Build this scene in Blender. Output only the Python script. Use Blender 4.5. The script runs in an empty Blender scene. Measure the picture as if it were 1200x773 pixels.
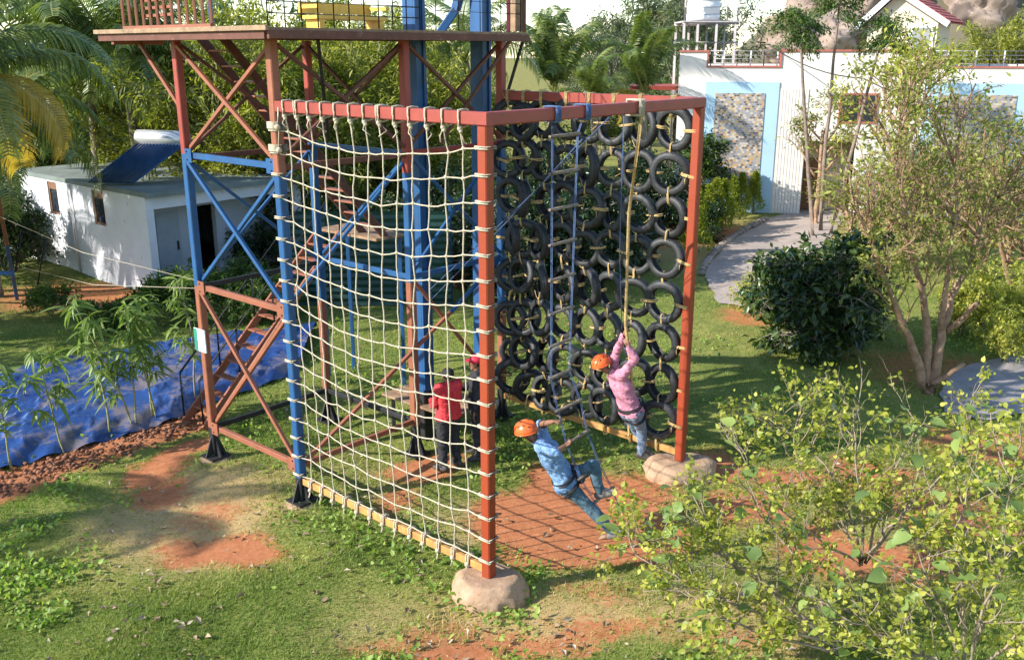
import bpy, bmesh, math, random
import numpy as np
from mathutils import Vector, Matrix, Quaternion

R = math.radians
scene = bpy.context.scene
COL = scene.collection
random.seed(7)

# ------------------------------------------------------------------ camera
CAM_H = 6.3
PITCH = R(16.5)
cam_d = bpy.data.cameras.new('camera')
cam_d.sensor_width = 36.0
cam_d.lens = 36.0 * 1100.0 / 1200.0
cam_d.clip_start = 0.1
cam_d.clip_end = 3000
cam = bpy.data.objects.new('camera', cam_d)
COL.objects.link(cam)
cam.location = (0, 0, CAM_H)
cam.rotation_euler = (R(90) - PITCH, 0, 0)
scene.camera = cam

# ------------------------------------------------------------------ sky and sun
SUN_EL = R(30)
SUN_AZ = math.atan2(-0.94, -0.34)
SUN_VEC = Vector((math.sin(SUN_AZ) * math.cos(SUN_EL), math.cos(SUN_AZ) * math.cos(SUN_EL), math.sin(SUN_EL)))
world = bpy.data.worlds.new('World')
scene.world = world
world.use_nodes = True
wn = world.node_tree
wn.nodes.clear()
sky_n = wn.nodes.new('ShaderNodeTexSky')
sky_n.sky_type = 'NISHITA'
sky_n.sun_disc = False
sky_n.sun_elevation = SUN_EL
sky_n.sun_rotation = SUN_AZ
sky_n.air_density = 1.0
sky_n.dust_density = 0.15
sky_n.ozone_density = 1.6
bg = wn.nodes.new('ShaderNodeBackground')
bg.inputs['Strength'].default_value = 0.145
wo = wn.nodes.new('ShaderNodeOutputWorld')
wn.links.new(sky_n.outputs[0], bg.inputs['Color'])
wn.links.new(bg.outputs[0], wo.inputs['Surface'])
sun_d = bpy.data.lights.new('sun', 'SUN')
sun_d.energy = 4.4
sun_d.angle = R(0.55)
sun_d.color = (1.0, 0.945, 0.86)
sun = bpy.data.objects.new('sun', sun_d)
COL.objects.link(sun)
sun.location = (-30, -10, 25)
sun.rotation_euler = (-SUN_VEC).to_track_quat('-Z', 'Y').to_euler()
scene.view_settings.view_transform = 'Standard'
scene.view_settings.look = 'None'
scene.view_settings.gamma = 1.0
scene.view_settings.use_curve_mapping = False
scene.view_settings.exposure = 1.08
scene.cycles.max_bounces = 6
scene.cycles.transparent_max_bounces = 8

# ------------------------------------------------------------------ places
FX, FY = -0.28, 10.05            # the net frame's front post
TH = R(49.1)
AV = (-math.sin(TH), math.cos(TH))      # along the net (towards the tower)
BV = (math.cos(TH), math.sin(TH))       # along the open front (towards the tyre wall)

def P(u, v, z):
    return Vector((FX + u * BV[0] + v * AV[0], FY + u * BV[1] + v * AV[1], z))

def at(px, py, Y):
    """point at ground distance Y seen at a spot of the survey photograph"""
    x = (px - 600) / 1100.0
    y = -(py - 386.5) / 1100.0
    d = Vector((x, math.cos(PITCH) + y * math.sin(PITCH), -math.sin(PITCH) + y * math.cos(PITCH)))
    return Vector((0, 0, CAM_H)) + d * (Y / d.y)

def gr(px, py, z=0.0):
    x = (px - 600) / 1100.0
    y = -(py - 386.5) / 1100.0
    d = Vector((x, math.cos(PITCH) + y * math.sin(PITCH), -math.sin(PITCH) + y * math.cos(PITCH)))
    return Vector((0, 0, CAM_H)) + d * ((z - CAM_H) / d.z)

# ------------------------------------------------------------------ numpy noise
def _hash(ix, iy, seed):
    h = (ix.astype(np.int64) * 374761393 + iy.astype(np.int64) * 668265263 + seed * 974711) & 0x7fffffff
    h = ((h ^ (h >> 13)) * 1274126177) & 0x7fffffff
    return ((h ^ (h >> 16)) & 0xffff) / 65535.0

def vnoise(x, y, seed=0):
    ix = np.floor(x); iy = np.floor(y)
    fx = x - ix; fy = y - iy
    fx = fx * fx * (3 - 2 * fx); fy = fy * fy * (3 - 2 * fy)
    a = _hash(ix, iy, seed); b = _hash(ix + 1, iy, seed)
    c = _hash(ix, iy + 1, seed); d = _hash(ix + 1, iy + 1, seed)
    return (a * (1 - fx) + b * fx) * (1 - fy) + (c * (1 - fx) + d * fx) * fy

def fbm(x, y, seed=0, octv=4):
    s = 0; amp = 0.5; tot = 0
    for k in range(octv):
        s = s + amp * vnoise(x * 2 ** k, y * 2 ** k, seed + k * 17); tot += amp; amp *= 0.5
    return s / tot

# ------------------------------------------------------------------ materials
MATS = {}

def nodes_of(m):
    m.use_nodes = True
    nt = m.node_tree
    nt.nodes.clear()
    out = nt.nodes.new('ShaderNodeOutputMaterial')
    return nt, out

def L(nt, a, b):
    nt.links.new(a, b)

def mixrgb(nt, fac, a, b, blend='MIX'):
    n = nt.nodes.new('ShaderNodeMix')
    n.data_type = 'RGBA'
    n.blend_type = blend
    for sock, val in ((n.inputs[0], fac), (n.inputs[6], a), (n.inputs[7], b)):
        if isinstance(val, (tuple, list)):
            sock.default_value = (*val, 1)[:4]
        elif isinstance(val, (int, float)):
            sock.default_value = val
        else:
            nt.links.new(val, sock)
    return n.outputs[2]

def noise(nt, scale, detail=4, rough=0.6, coords=None, dist=0.0):
    n = nt.nodes.new('ShaderNodeTexNoise')
    n.inputs['Scale'].default_value = scale
    n.inputs['Detail'].default_value = detail
    n.inputs['Roughness'].default_value = rough
    n.inputs['Distortion'].default_value = dist
    if coords is not None:
        nt.links.new(coords, n.inputs['Vector'])
    return n.outputs['Fac']

def ramp(nt, fac, stops):
    n = nt.nodes.new('ShaderNodeValToRGB')
    el = n.color_ramp.elements
    while len(el) > 1:
        el.remove(el[-1])
    for i, (p, c) in enumerate(stops):
        e = el[0] if i == 0 else el.new(p)
        e.position = p
        e.color = (*c, 1) if len(c) == 3 else c
    nt.links.new(fac, n.inputs[0])
    return n.outputs[0]

def objco(nt):
    return nt.nodes.new('ShaderNodeTexCoord').outputs['Object']

def mat(name, base, rough=0.7, var=0.25, scale=6.0, second=None, spots=None, spot_at=0.62, bump=0.15, bscale=40.0, metal=0.0, spec=0.4, rand=0.0):
    """base colour with a large soft variation, optional second tone and wear spots, fine relief"""
    if name in MATS:
        return MATS[name]
    m = bpy.data.materials.new(name)
    nt, out = nodes_of(m)
    bs = nt.nodes.new('ShaderNodeBsdfPrincipled')
    L(nt, bs.outputs[0], out.inputs[0])
    co = objco(nt)
    dark = tuple(c * (1 - var) for c in base)
    lite = tuple(min(1, c * (1 + var)) for c in base)
    col = ramp(nt, noise(nt, scale, 5, 0.65, co), [(0.3, dark), (0.7, second or lite)])
    if spots:
        f = ramp(nt, noise(nt, scale * 2.7, 8, 0.7, co, 0.4), [(spot_at - 0.04, (0, 0, 0)), (spot_at + 0.05, (1, 1, 1))])
        col = mixrgb(nt, f, col, spots)
    if rand:
        oi = nt.nodes.new('ShaderNodeObjectInfo')
        rr = ramp(nt, oi.outputs['Random'], [(0, (1 - rand,) * 3), (1, (1 + rand * 0.6,) * 3)])
        col = mixrgb(nt, 1.0, col, rr, 'MULTIPLY')
    L(nt, col, bs.inputs['Base Color'])
    bs.inputs['Roughness'].default_value = rough
    bs.inputs['Metallic'].default_value = metal
    bs.inputs['Specular IOR Level'].default_value = spec
    if bump:
        b = nt.nodes.new('ShaderNodeBump')
        b.inputs['Strength'].default_value = bump
        b.inputs['Distance'].default_value = 0.02
        L(nt, noise(nt, bscale, 4, 0.7, co), b.inputs['Height'])
        L(nt, b.outputs[0], bs.inputs['Normal'])
    MATS[name] = m
    return m

def leaf_mat(name, stops, rough=0.45, trans=0.35, spec=0.4):
    """foliage: colour from the per-leaf value 'rnd', partly translucent"""
    if name in MATS:
        return MATS[name]
    m = bpy.data.materials.new(name)
    nt, out = nodes_of(m)
    at_ = nt.nodes.new('ShaderNodeAttribute')
    at_.attribute_name = 'rnd'
    oi = nt.nodes.new('ShaderNodeObjectInfo')
    ad = nt.nodes.new('ShaderNodeMath'); ad.operation = 'ADD'
    mu = nt.nodes.new('ShaderNodeMath'); mu.operation = 'MULTIPLY_ADD'
    mu.inputs[1].default_value = 0.24; mu.inputs[2].default_value = -0.12
    L(nt, oi.outputs['Random'], mu.inputs[0])
    L(nt, at_.outputs['Fac'], ad.inputs[0]); L(nt, mu.outputs[0], ad.inputs[1])
    col = ramp(nt, ad.outputs[0], stops)
    bs = nt.nodes.new('ShaderNodeBsdfPrincipled')
    bs.inputs['Roughness'].default_value = rough
    bs.inputs['Specular IOR Level'].default_value = spec
    L(nt, col, bs.inputs['Base Color'])
    tr = nt.nodes.new('ShaderNodeBsdfTranslucent')
    tc = mixrgb(nt, 1.0, col, (1.5, 1.6, 0.7), 'MULTIPLY')
    L(nt, tc, tr.inputs['Color'])
    mx = nt.nodes.new('ShaderNodeMixShader')
    mx.inputs[0].default_value = trans
    L(nt, bs.outputs[0], mx.inputs[1]); L(nt, tr.outputs[0], mx.inputs[2])
    L(nt, mx.outputs[0], out.inputs[0])
    MATS[name] = m
    return m

RUST = (0.16, 0.07, 0.04)
M_RED = mat('red_paint', (0.28, 0.05, 0.035), 0.5, 0.16, 3.0, spots=(0.15, 0.06, 0.04), spot_at=0.62, bump=0.08)
M_POST = mat('orange_red_paint', (0.27, 0.042, 0.014), 0.5, 0.12, 3.0, spots=(0.15, 0.06, 0.035), spot_at=0.64, bump=0.08)
M_ORANGE = mat('faded_orange_paint', (0.26, 0.09, 0.048), 0.6, 0.2, 4.0, spots=(0.20, 0.10, 0.07), spot_at=0.62, bump=0.1)
M_BLUE = mat('blue_paint', (0.016, 0.08, 0.21), 0.45, 0.2, 3.0, spots=(0.06, 0.075, 0.10), spot_at=0.62, bump=0.08)
M_BLACK = mat('black_steel_paint', (0.018, 0.018, 0.02), 0.55, 0.4, 5.0, spots=(0.08, 0.05, 0.035), spot_at=0.66, bump=0.1)
M_BROWN = mat('brown_primer', (0.12, 0.042, 0.026), 0.65, 0.25, 4.0, spots=(0.22, 0.11, 0.07), spot_at=0.62, bump=0.1)
M_YELLOW = mat('yellow_beam_paint', (0.46, 0.24, 0.07), 0.6, 0.25, 5.0, spots=(0.30, 0.17, 0.08), spot_at=0.58, bump=0.12)
M_ROPE = mat('pale_rope', (0.52, 0.45, 0.33), 0.9, 0.25, 30.0, spots=(0.42, 0.30, 0.17), spot_at=0.62, bump=0.6, bscale=180)
M_JUTE = mat('jute_rope', (0.52, 0.36, 0.15), 0.9, 0.3, 25.0, spots=(0.62, 0.50, 0.28), spot_at=0.6, bump=0.6, bscale=200)
M_BROPE = mat('blue_rope', (0.10, 0.16, 0.32), 0.8, 0.3, 40.0, bump=0.4, bscale=200)
M_TYRE = mat('tyre_rubber', (0.020, 0.023, 0.027), 0.5, 0.4, 9.0, second=(0.045, 0.048, 0.05), spots=(0.085, 0.072, 0.06), spot_at=0.62, bump=0.25, bscale=60, rand=0.3)
M_WOOD = mat('weathered_wood', (0.30, 0.20, 0.12), 0.8, 0.35, 8.0, bump=0.4, bscale=50)
M_PLANK = mat('brown_plank', (0.24, 0.13, 0.07), 0.8, 0.35, 5.0, second=(0.38, 0.25, 0.15), bump=0.3)
M_CONC = mat('sandy_concrete', (0.38, 0.24, 0.145), 0.95, 0.2, 5.0, second=(0.43, 0.29, 0.19), spots=(0.31, 0.16, 0.085), spot_at=0.60, bump=0.6, bscale=30)
M_GREY = mat('grey_metal', (0.42, 0.43, 0.45), 0.4, 0.2, 6.0, metal=0.6, bump=0.1)
M_BARK = mat('orange_brown_bark', (0.34, 0.19, 0.11), 0.9, 0.35, 9.0, second=(0.46, 0.30, 0.19), bump=0.8, bscale=45)
M_GBARK = mat('grey_bark', (0.26, 0.22, 0.18), 0.9, 0.35, 9.0, second=(0.38, 0.33, 0.27), bump=0.8, bscale=45)
M_STEM = mat('green_stem', (0.22, 0.25, 0.09), 0.7, 0.3, 12.0, second=(0.36, 0.34, 0.14), bump=0.3)
M_TWIG = mat('pale_twig', (0.27, 0.215, 0.15), 0.9, 0.3, 14.0, bump=0.5, bscale=60)
M_PTRUNK = mat('palm_trunk', (0.24, 0.20, 0.15), 0.9, 0.35, 7.0, bump=0.8, bscale=25)

LF_LAWN = [(0.0, (0.08, 0.145, 0.024)), (0.5, (0.19, 0.26, 0.055)), (0.85, (0.33, 0.335, 0.10)), (1.0, (0.48, 0.38, 0.17))]
L_SAP = None
L_GRASS = leaf_mat('grass_blades', LF_LAWN, 0.6, 0.3, 0.2)
L_DARK = leaf_mat('dark_glossy_leaves', [(0.0, (0.010, 0.028, 0.010)), (0.6, (0.028, 0.062, 0.018)), (0.9, (0.07, 0.11, 0.025)), (1.0, (0.16, 0.19, 0.03))], 0.35, 0.2, 0.5)
L_MID = leaf_mat('mid_green_leaves', [(0.0, (0.025, 0.055, 0.012)), (0.5, (0.065, 0.12, 0.024)), (0.9, (0.14, 0.20, 0.04)), (1.0, (0.24, 0.26, 0.05))], 0.5, 0.35)
L_OLIVE = leaf_mat('olive_leaves', [(0.0, (0.10, 0.13, 0.022)), (0.5, (0.23, 0.26, 0.05)), (0.85, (0.36, 0.36, 0.09)), (1.0, (0.36, 0.25, 0.09))], 0.55, 0.35)
L_SAP = leaf_mat('sapling_leaves', [(0.0, (0.09, 0.15, 0.035)), (0.5, (0.19, 0.27, 0.065)), (1.0, (0.34, 0.40, 0.11))], 0.45, 0.4)
L_WEED = leaf_mat('weed_leaves', [(0.0, (0.08, 0.16, 0.025)), (0.5, (0.20, 0.31, 0.055)), (1.0, (0.38, 0.46, 0.11))], 0.5, 0.4)
L_YELLOW = leaf_mat('yellow_green_leaves', [(0.0, (0.14, 0.18, 0.025)), (0.5, (0.33, 0.35, 0.05)), (0.9, (0.50, 0.46, 0.10)), (1.0, (0.52, 0.40, 0.12))], 0.5, 0.4)
L_BAMBOO = leaf_mat('bamboo_leaves', [(0.0, (0.10, 0.13, 0.015)), (0.5, (0.25, 0.27, 0.04)), (0.9, (0.40, 0.38, 0.08)), (1.0, (0.46, 0.40, 0.11))], 0.5, 0.4)
L_EUCA = leaf_mat('grey_green_leaves', [(0.0, (0.06, 0.085, 0.045)), (0.5, (0.12, 0.155, 0.08)), (0.9, (0.20, 0.23, 0.12)), (1.0, (0.28, 0.27, 0.15))], 0.55, 0.3)
L_PALM = leaf_mat('palm_leaflets', [(0.0, (0.04, 0.075, 0.02)), (0.5, (0.115, 0.165, 0.04)), (0.9, (0.27, 0.29, 0.07)), (1.0, (0.38, 0.35, 0.10))], 0.35, 0.3, 0.5)
L_DRY = leaf_mat('dry_palm_leaflets', [(0.0, (0.30, 0.20, 0.03)), (0.6, (0.46, 0.32, 0.05)), (1.0, (0.40, 0.24, 0.10))], 0.6, 0.35)
L_BIG = leaf_mat('broad_leaves', [(0.0, (0.08, 0.14, 0.04)), (0.5, (0.20, 0.28, 0.08)), (0.9, (0.36, 0.42, 0.11)), (1.0, (0.50, 0.46, 0.14))], 0.5, 0.35)
L_FALLEN = leaf_mat('fallen_leaves', [(0.0, (0.16, 0.10, 0.06)), (0.5, (0.33, 0.24, 0.16)), (1.0, (0.52, 0.46, 0.36))], 0.8, 0.1)
L_CONIF = leaf_mat('lime_conifer_leaves', [(0.0, (0.10, 0.15, 0.015)), (0.5, (0.24, 0.30, 0.03)), (1.0, (0.40, 0.40, 0.05))], 0.6, 0.3)

# ------------------------------------------------------------------ mesh builder
def perp(d):
    d = d.normalized()
    s = d.cross(Vector((0, 0, 1)))
    if s.length < 1e-3:
        s = Vector((1, 0, 0))
    s.normalize()
    return s, s.cross(d).normalized()

class MB:
    def __init__(self):
        self.v = []; self.f = []; self.m = []; self.smooth = []

    def add(self, vs, fs, mi=0, smooth=False):
        o = len(self.v)
        self.v.extend(vs)
        for f in fs:
            self.f.append(tuple(i + o for i in f))
            self.m.append(mi); self.smooth.append(smooth)

    def box(self, c, size, rz=0.0, mi=0, axes=None):
        c = Vector(c)
        if axes is None:
            ax = Vector((math.cos(rz), math.sin(rz), 0)); ay = Vector((-math.sin(rz), math.cos(rz), 0)); az = Vector((0, 0, 1))
        else:
            ax, ay, az = axes
        hx, hy, hz = size[0] / 2, size[1] / 2, size[2] / 2
        vs = [c + ax * (sx * hx) + ay * (sy * hy) + az * (sz * hz) for sz in (-1, 1) for sx, sy in ((-1, -1), (1, -1), (1, 1), (-1, 1))]
        self.add(vs, [(3, 2, 1, 0), (4, 5, 6, 7), (0, 1, 5, 4), (1, 2, 6, 5), (2, 3, 7, 6), (3, 0, 4, 7)], mi)

    def boxmm(self, lo, hi, mi=0):
        lo = Vector(lo); hi = Vector(hi)
        self.box((lo + hi) / 2, hi - lo, 0, mi)

    def beam(self, p0, p1, w, h=None, ch=0.12, mi=0, side=None):
        """square bar with chamfered edges"""
        p0 = Vector(p0); p1 = Vector(p1); h = h or w
        d = (p1 - p0).normalized()
        if side is None:
            s, t = perp(d)
        else:
            s = (side - d * side.dot(d)).normalized(); t = s.cross(d).normalized()
        c = min(w, h) * ch
        prof = [(-w / 2 + c, -h / 2), (w / 2 - c, -h / 2), (w / 2, -h / 2 + c), (w / 2, h / 2 - c), (w / 2 - c, h / 2), (-w / 2 + c, h / 2), (-w / 2, h / 2 - c), (-w / 2, -h / 2 + c)]
        vs = [p0 + s * x + t * y for x, y in prof] + [p1 + s * x + t * y for x, y in prof]
        fs = [(i, (i + 1) % 8, 8 + (i + 1) % 8, 8 + i) for i in range(8)]
        fs += [tuple(range(7, -1, -1)), tuple(range(8, 16))]
        self.add(vs, fs, mi)

    def tube(self, pts, radii, n=6, mi=0, cap=True, smooth=True):
        pts = [Vector(p) for p in pts]
        if not isinstance(radii, (list, tuple)):
            radii = [radii] * len(pts)
        vs = []; s = None
        for i, p in enumerate(pts):
            d = (pts[min(i + 1, len(pts) - 1)] - pts[max(i - 1, 0)])
            if d.length < 1e-9:
                d = Vector((0, 0, 1))
            d.normalize()
            if s is None:
                s, t = perp(d)
            else:
                s = s - d * s.dot(d)
                if s.length < 1e-6:
                    s, t = perp(d)
                s.normalize(); t = d.cross(s)
            for k in range(n):
                a = 2 * math.pi * k / n
                vs.append(p + (s * math.cos(a) + t * math.sin(a)) * radii[i])
        fs = []
        for i in range(len(pts) - 1):
            for k in range(n):
                fs.append((i * n + k, i * n + (k + 1) % n, (i + 1) * n + (k + 1) % n, (i + 1) * n + k))
        if cap:
            fs.append(tuple(range(n - 1, -1, -1)))
            fs.append(tuple(range((len(pts) - 1) * n, len(pts) * n)))
        self.add(vs, fs, mi, smooth)

    def ring(self, c, nrm, rad, r, seg=16, n=5, mi=0, ax=None, flat=1.0):
        s, t = perp(Vector(nrm)) if ax is None else ax
        pts = [Vector(c) + (s * math.cos(2 * math.pi * k / seg) + t * (math.sin(2 * math.pi * k / seg) * flat)) * rad for k in range(seg)]
        vs = []
        for k in range(seg):
            d = (pts[(k + 1) % seg] - pts[k - 1]).normalized()
            o = (pts[k] - Vector(c)).normalized(); q = d.cross(o).normalized()
            for j in range(n):
                a = 2 * math.pi * j / n
                vs.append(pts[k] + (o * math.cos(a) + q * math.sin(a)) * r)
        fs = [(k * n + j, k * n + (j + 1) % n, ((k + 1) % seg) * n + (j + 1) % n, ((k + 1) % seg) * n + j) for k in range(seg) for j in range(n)]
        self.add(vs, fs, mi, True)

    def ball(self, c, r, seg=8, rings=5, mi=0, axes=None):
        c = Vector(c)
        if not isinstance(r, (tuple, list, Vector)):
            r = (r, r, r)
        ax = axes or (Vector((1, 0, 0)), Vector((0, 1, 0)), Vector((0, 0, 1)))
        vs = [c - ax[2] * r[2]]
        for i in range(1, rings):
            ph = -math.pi / 2 + math.pi * i / rings
            for k in range(seg):
                a = 2 * math.pi * k / seg
                vs.append(c + ax[0] * (r[0] * math.cos(ph) * math.cos(a)) + ax[1] * (r[1] * math.cos(ph) * math.sin(a)) + ax[2] * (r[2] * math.sin(ph)))
        vs.append(c + ax[2] * r[2])
        fs = [(0, 1 + (k + 1) % seg, 1 + k) for k in range(seg)]
        for i in range(rings - 2):
            for k in range(seg):
                fs.append((1 + i * seg + k, 1 + i * seg + (k + 1) % seg, 1 + (i + 1) * seg + (k + 1) % seg, 1 + (i + 1) * seg + k))
        top = len(vs) - 1; b = 1 + (rings - 2) * seg
        fs += [(b + k, b + (k + 1) % seg, top) for k in range(seg)]
        self.add(vs, fs, mi, True)

    def mesh(self, name, mats, origin=(0, 0, 0)):
        me = bpy.data.meshes.new(name)
        o = Vector(origin)
        me.from_pydata([tuple(Vector(v) - o) for v in self.v], [], self.f)
        for m in (mats if isinstance(mats, (list, tuple)) else [mats]):
            me.materials.append(m)
        me.polygons.foreach_set('material_index', self.m)
        me.polygons.foreach_set('use_smooth', self.smooth)
        me.update()
        return me

    def build(self, name, mats, parent=None, origin=None):
        """link as one mesh object; vertices are in world space"""
        if origin is None:
            if parent is not None:
                origin = parent.matrix_basis.translation if parent.parent is None else parent.parent.matrix_basis.translation + parent.matrix_basis.translation
            else:
                n = max(1, len(self.v))
                xs = [v[0] for v in self.v]; ys = [v[1] for v in self.v]; zs = [v[2] for v in self.v]
                origin = ((min(xs) + max(xs)) / 2, (min(ys) + max(ys)) / 2, min(zs))
        me = self.mesh(name, mats, origin)
        o = bpy.data.objects.new(name, me)
        COL.objects.link(o)
        if parent is None:
            o.location = origin
        else:
            o.parent = parent
        return o

def tag(o, label=None, cat=None, group=None, kind=None):
    if label: o['label'] = label
    if cat: o['category'] = cat
    if group: o['group'] = group
    if kind: o['kind'] = kind
    return o

def thing(name, label, cat, loc=(0, 0, 0), group=None, rz=0.0):
    o = bpy.data.objects.new(name, None)
    COL.objects.link(o)
    o.location = loc
    o.rotation_euler = (0, 0, rz)
    o.empty_display_size = 0.2
    return tag(o, label, cat, group)

def place(name, me, parent, loc, rot=None, scale=None):
    """link a shared mesh as a part; loc is local to the parent"""
    o = bpy.data.objects.new(name, me)
    COL.objects.link(o)
    o.parent = parent
    o.location = loc
    if rot is not None:
        if isinstance(rot, Quaternion):
            o.rotation_mode = 'QUATERNION'; o.rotation_quaternion = rot
        else:
            o.rotation_euler = rot
    if scale is not None:
        o.scale = scale if isinstance(scale, (tuple, list)) else (scale,) * 3
    return o

def copy_tree(o, parent=None):
    c = o.copy()
    COL.objects.link(c)
    if parent is not None:
        c.parent = parent
    for ch in o.children:
        copy_tree(ch, c)
    return c

def np_mesh(name, verts, faces, mats, rnd=None, smooth=False, mi=None):
    """mesh from arrays; faces (N,k)"""
    me = bpy.data.meshes.new(name)
    nv = len(verts); nf, k = faces.shape
    me.vertices.add(nv)
    me.vertices.foreach_set('co', np.ascontiguousarray(verts, dtype=np.float32).ravel())
    me.loops.add(nf * k)
    me.loops.foreach_set('vertex_index', np.ascontiguousarray(faces, dtype=np.int32).ravel())
    me.polygons.add(nf)
    me.polygons.foreach_set('loop_start', np.arange(0, nf * k, k, dtype=np.int32))
    if smooth:
        me.polygons.foreach_set('use_smooth', np.ones(nf, dtype=bool))
    for m in (mats if isinstance(mats, (list, tuple)) else [mats]):
        me.materials.append(m)
    if mi is not None:
        me.polygons.foreach_set('material_index', np.ascontiguousarray(mi, dtype=np.int32))
    me.update(calc_edges=True)
    if rnd is not None:
        a = me.attributes.new('rnd', 'FLOAT', 'POINT')
        a.data.foreach_set('value', np.ascontiguousarray(rnd, dtype=np.float32))
    me.validate()
    return me

def norm(a):
    return a / np.maximum(np.linalg.norm(a, axis=1, keepdims=True), 1e-9)

def leaf_mesh(name, cen, dirs, size, aspect, material, rng, fold=0.18, droop=0.25, bias=None, rounded=False):
    """one folded diamond leaf at each point; bias shifts the tone of each leaf (0..1)"""
    n = len(cen)
    d = norm(dirs + rng.normal(0, 0.55, (n, 3)) + np.array([0, 0, -droop]))
    up = rng.normal(0, 0.55, (n, 3)) + np.array([0, 0, 1.0])
    s = norm(np.cross(d, up)); nn = np.cross(s, d)
    l = (size[0] + (size[1] - size[0]) * rng.random(n))[:, None]
    w = l * aspect
    if rounded:
        v = np.empty((n, 7, 3))
        for q, (a_, b_, c_) in enumerate(((0, 0, 0), (0.16, 0.42, 0.25), (0.52, 0.46, 0.2), (1.0, 0.0, -0.9), (0.52, -0.46, 0.2), (0.16, -0.42, 0.25), (0.42, 0, -0.15))):
            v[:, q] = cen + d * l * a_ + s * w * b_ + nn * l * fold * c_
        base = np.arange(n)[:, None] * 7
        f = np.concatenate([base + np.array([t_]) for t_ in ((0, 1, 6), (1, 2, 6), (2, 3, 6), (3, 4, 6), (4, 5, 6), (5, 0, 6))])
        r = rng.random(n) * 0.75 + (bias if bias is not None else 0.12)
        return np_mesh(name, v.reshape(-1, 3), f, material, np.repeat(np.clip(r, 0, 1), 7))
    v = np.empty((n, 4, 3))
    v[:, 0] = cen
    v[:, 1] = cen + d * l * 0.48 + s * w * 0.5 + nn * l * fold * 0.4
    v[:, 2] = cen + d * l - nn * l * fold * 0.8
    v[:, 3] = cen + d * l * 0.48 - s * w * 0.5 + nn * l * fold * 0.4
    base = np.arange(n)[:, None] * 4
    f = np.concatenate([base + np.array([[0, 1, 2]]), base + np.array([[0, 2, 3]])])
    r = rng.random(n) * 0.75 + (bias if bias is not None else 0.12)
    return np_mesh(name, v.reshape(-1, 3), f, material, np.repeat(np.clip(r, 0, 1), 4))
# ================================================================== GROUND
def seg_dist(x, y, a, b):
    ax, ay = a; bx, by = b
    dx, dy = bx - ax, by - ay
    t = np.clip(((x - ax) * dx + (y - ay) * dy) / (dx * dx + dy * dy), 0, 1)
    return np.hypot(x - ax - t * dx, y - ay - t * dy)

def gpt(px, py):
    q = gr(px, py)
    return q.x, q.y

# bare spots: picture spot of the survey, radii in metres, turn, strength
EARTH = [(690, 598, 1.25, 1.15, 0.5, 1.25), (610, 596, 0.75, 0.6, 0.4, 1.1), (740, 622, 0.7, 0.7, 0, 1.2), (690, 645, 0.55, 0.3, 0, 1.0),
         (505, 545, 0.75, 0.45, 0.3, 0.95), (465, 580, 0.4, 0.5, 0, 0.7), (645, 560, 0.35, 0.6, 0.6, 1.0),
         (262, 640, 0.85, 0.5, -0.2, 1.0), (300, 648, 0.5, 0.35, 0, 0.9), (205, 535, 0.36, 1.0, -0.2, 1.1), (190, 575, 0.4, 0.6, 0, 0.75), (240, 600, 0.5, 0.5, 0, 0.5),
         (545, 770, 0.5, 0.28, 0, 1.1), (600, 745, 1.3, 0.4, 0, 0.62), (700, 735, 0.9, 0.4, 0, 0.6), (690, 690, 0.8, 0.35, 0, 0.45), (490, 755, 0.8, 0.3, 0, 0.55), (850, 745, 0.9, 0.4, 0, 0.5),
         (960, 640, 0.75, 0.8, 0, 0.95), (1050, 650, 0.8, 0.6, 0, 0.9), (1020, 560, 0.9, 0.7, 0, 0.9), (870, 590, 0.6, 0.5, 0, 0.85), (1130, 600, 1.0, 0.7, 0, 0.8),
         (840, 545, 0.5, 0.7, 0, 0.8), (915, 560, 0.6, 0.5, 0, 0.8), (1150, 520, 1.2, 0.8, 0, 0.7), (878, 370, 0.7, 1.0, 0, 0.6), (1090, 430, 1.8, 1.6, 0, 0.55),
         (760, 272, 4.0, 2.2, 0, 0.9), (700, 285, 2.2, 1.2, 0, 0.5), (520, 300, 2.5, 3, 0, 0.8), (100, 345, 3.0, 2.0, 0, 0.7), (620, 630, 0.4, 0.35, 0, 0.7)]
DRY = [(225, 600, 1.5, 1.9, 0, 0.95), (330, 560, 0.9, 0.9, 0, 0.6), (640, 715, 1.9, 0.8, 0, 0.85), (480, 735, 1.6, 0.7, 0, 0.6), (860, 730, 1.4, 0.9, 0, 0.8),
       (600, 610, 1.5, 0.9, 0, 0.7), (430, 560, 1.4, 1.2, 0, 0.5), (690, 600, 2.0, 1.6, 0.5, 0.6), (980, 640, 2.4, 2.2, 0, 0.5), (800, 280, 9, 6, 0, 0.7), (870, 400, 2.5, 3.5, 0, 0.35)]

def blob(lst, x, y, seed):
    wx = (fbm(x * 1.3, y * 1.3, seed) - 0.5) * 1.1
    wy = (fbm(x * 1.3, y * 1.3, seed + 5) - 0.5) * 1.1
    out = np.zeros_like(x)
    for px, py, rx, ry, an, st in lst:
        cx, cy = gpt(px, py)
        c, s = math.cos(an), math.sin(an)
        k = min(1.0, max(rx, ry))
        dx = x + wx * k - cx; dy = y + wy * k - cy
        q = np.hypot((dx * c + dy * s) / rx, (-dx * s + dy * c) / ry)
        out = np.maximum(out, st * np.clip(1.45 - q * 0.95, 0, 1))
    return out

def bed_mask(x, y):
    d = seg_dist(x, y, gpt(-60, 590), gpt(228, 487)) + (fbm(x * 2, y * 2, 31) - 0.5) * 0.5
    return np.clip(1.5 - d / 0.42, 0, 1)

def earth(x, y):
    e = np.maximum(blob(EARTH, x, y, 3), bed_mask(x, y) * 1.1)
    far = np.clip((np.hypot(x, y) - 42) / 20, 0, 1) * 0.3
    return np.clip(np.maximum(e, far), 0, 1.2)

def dry(x, y):
    return np.clip(blob(DRY, x, y, 9), 0, 1)

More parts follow.
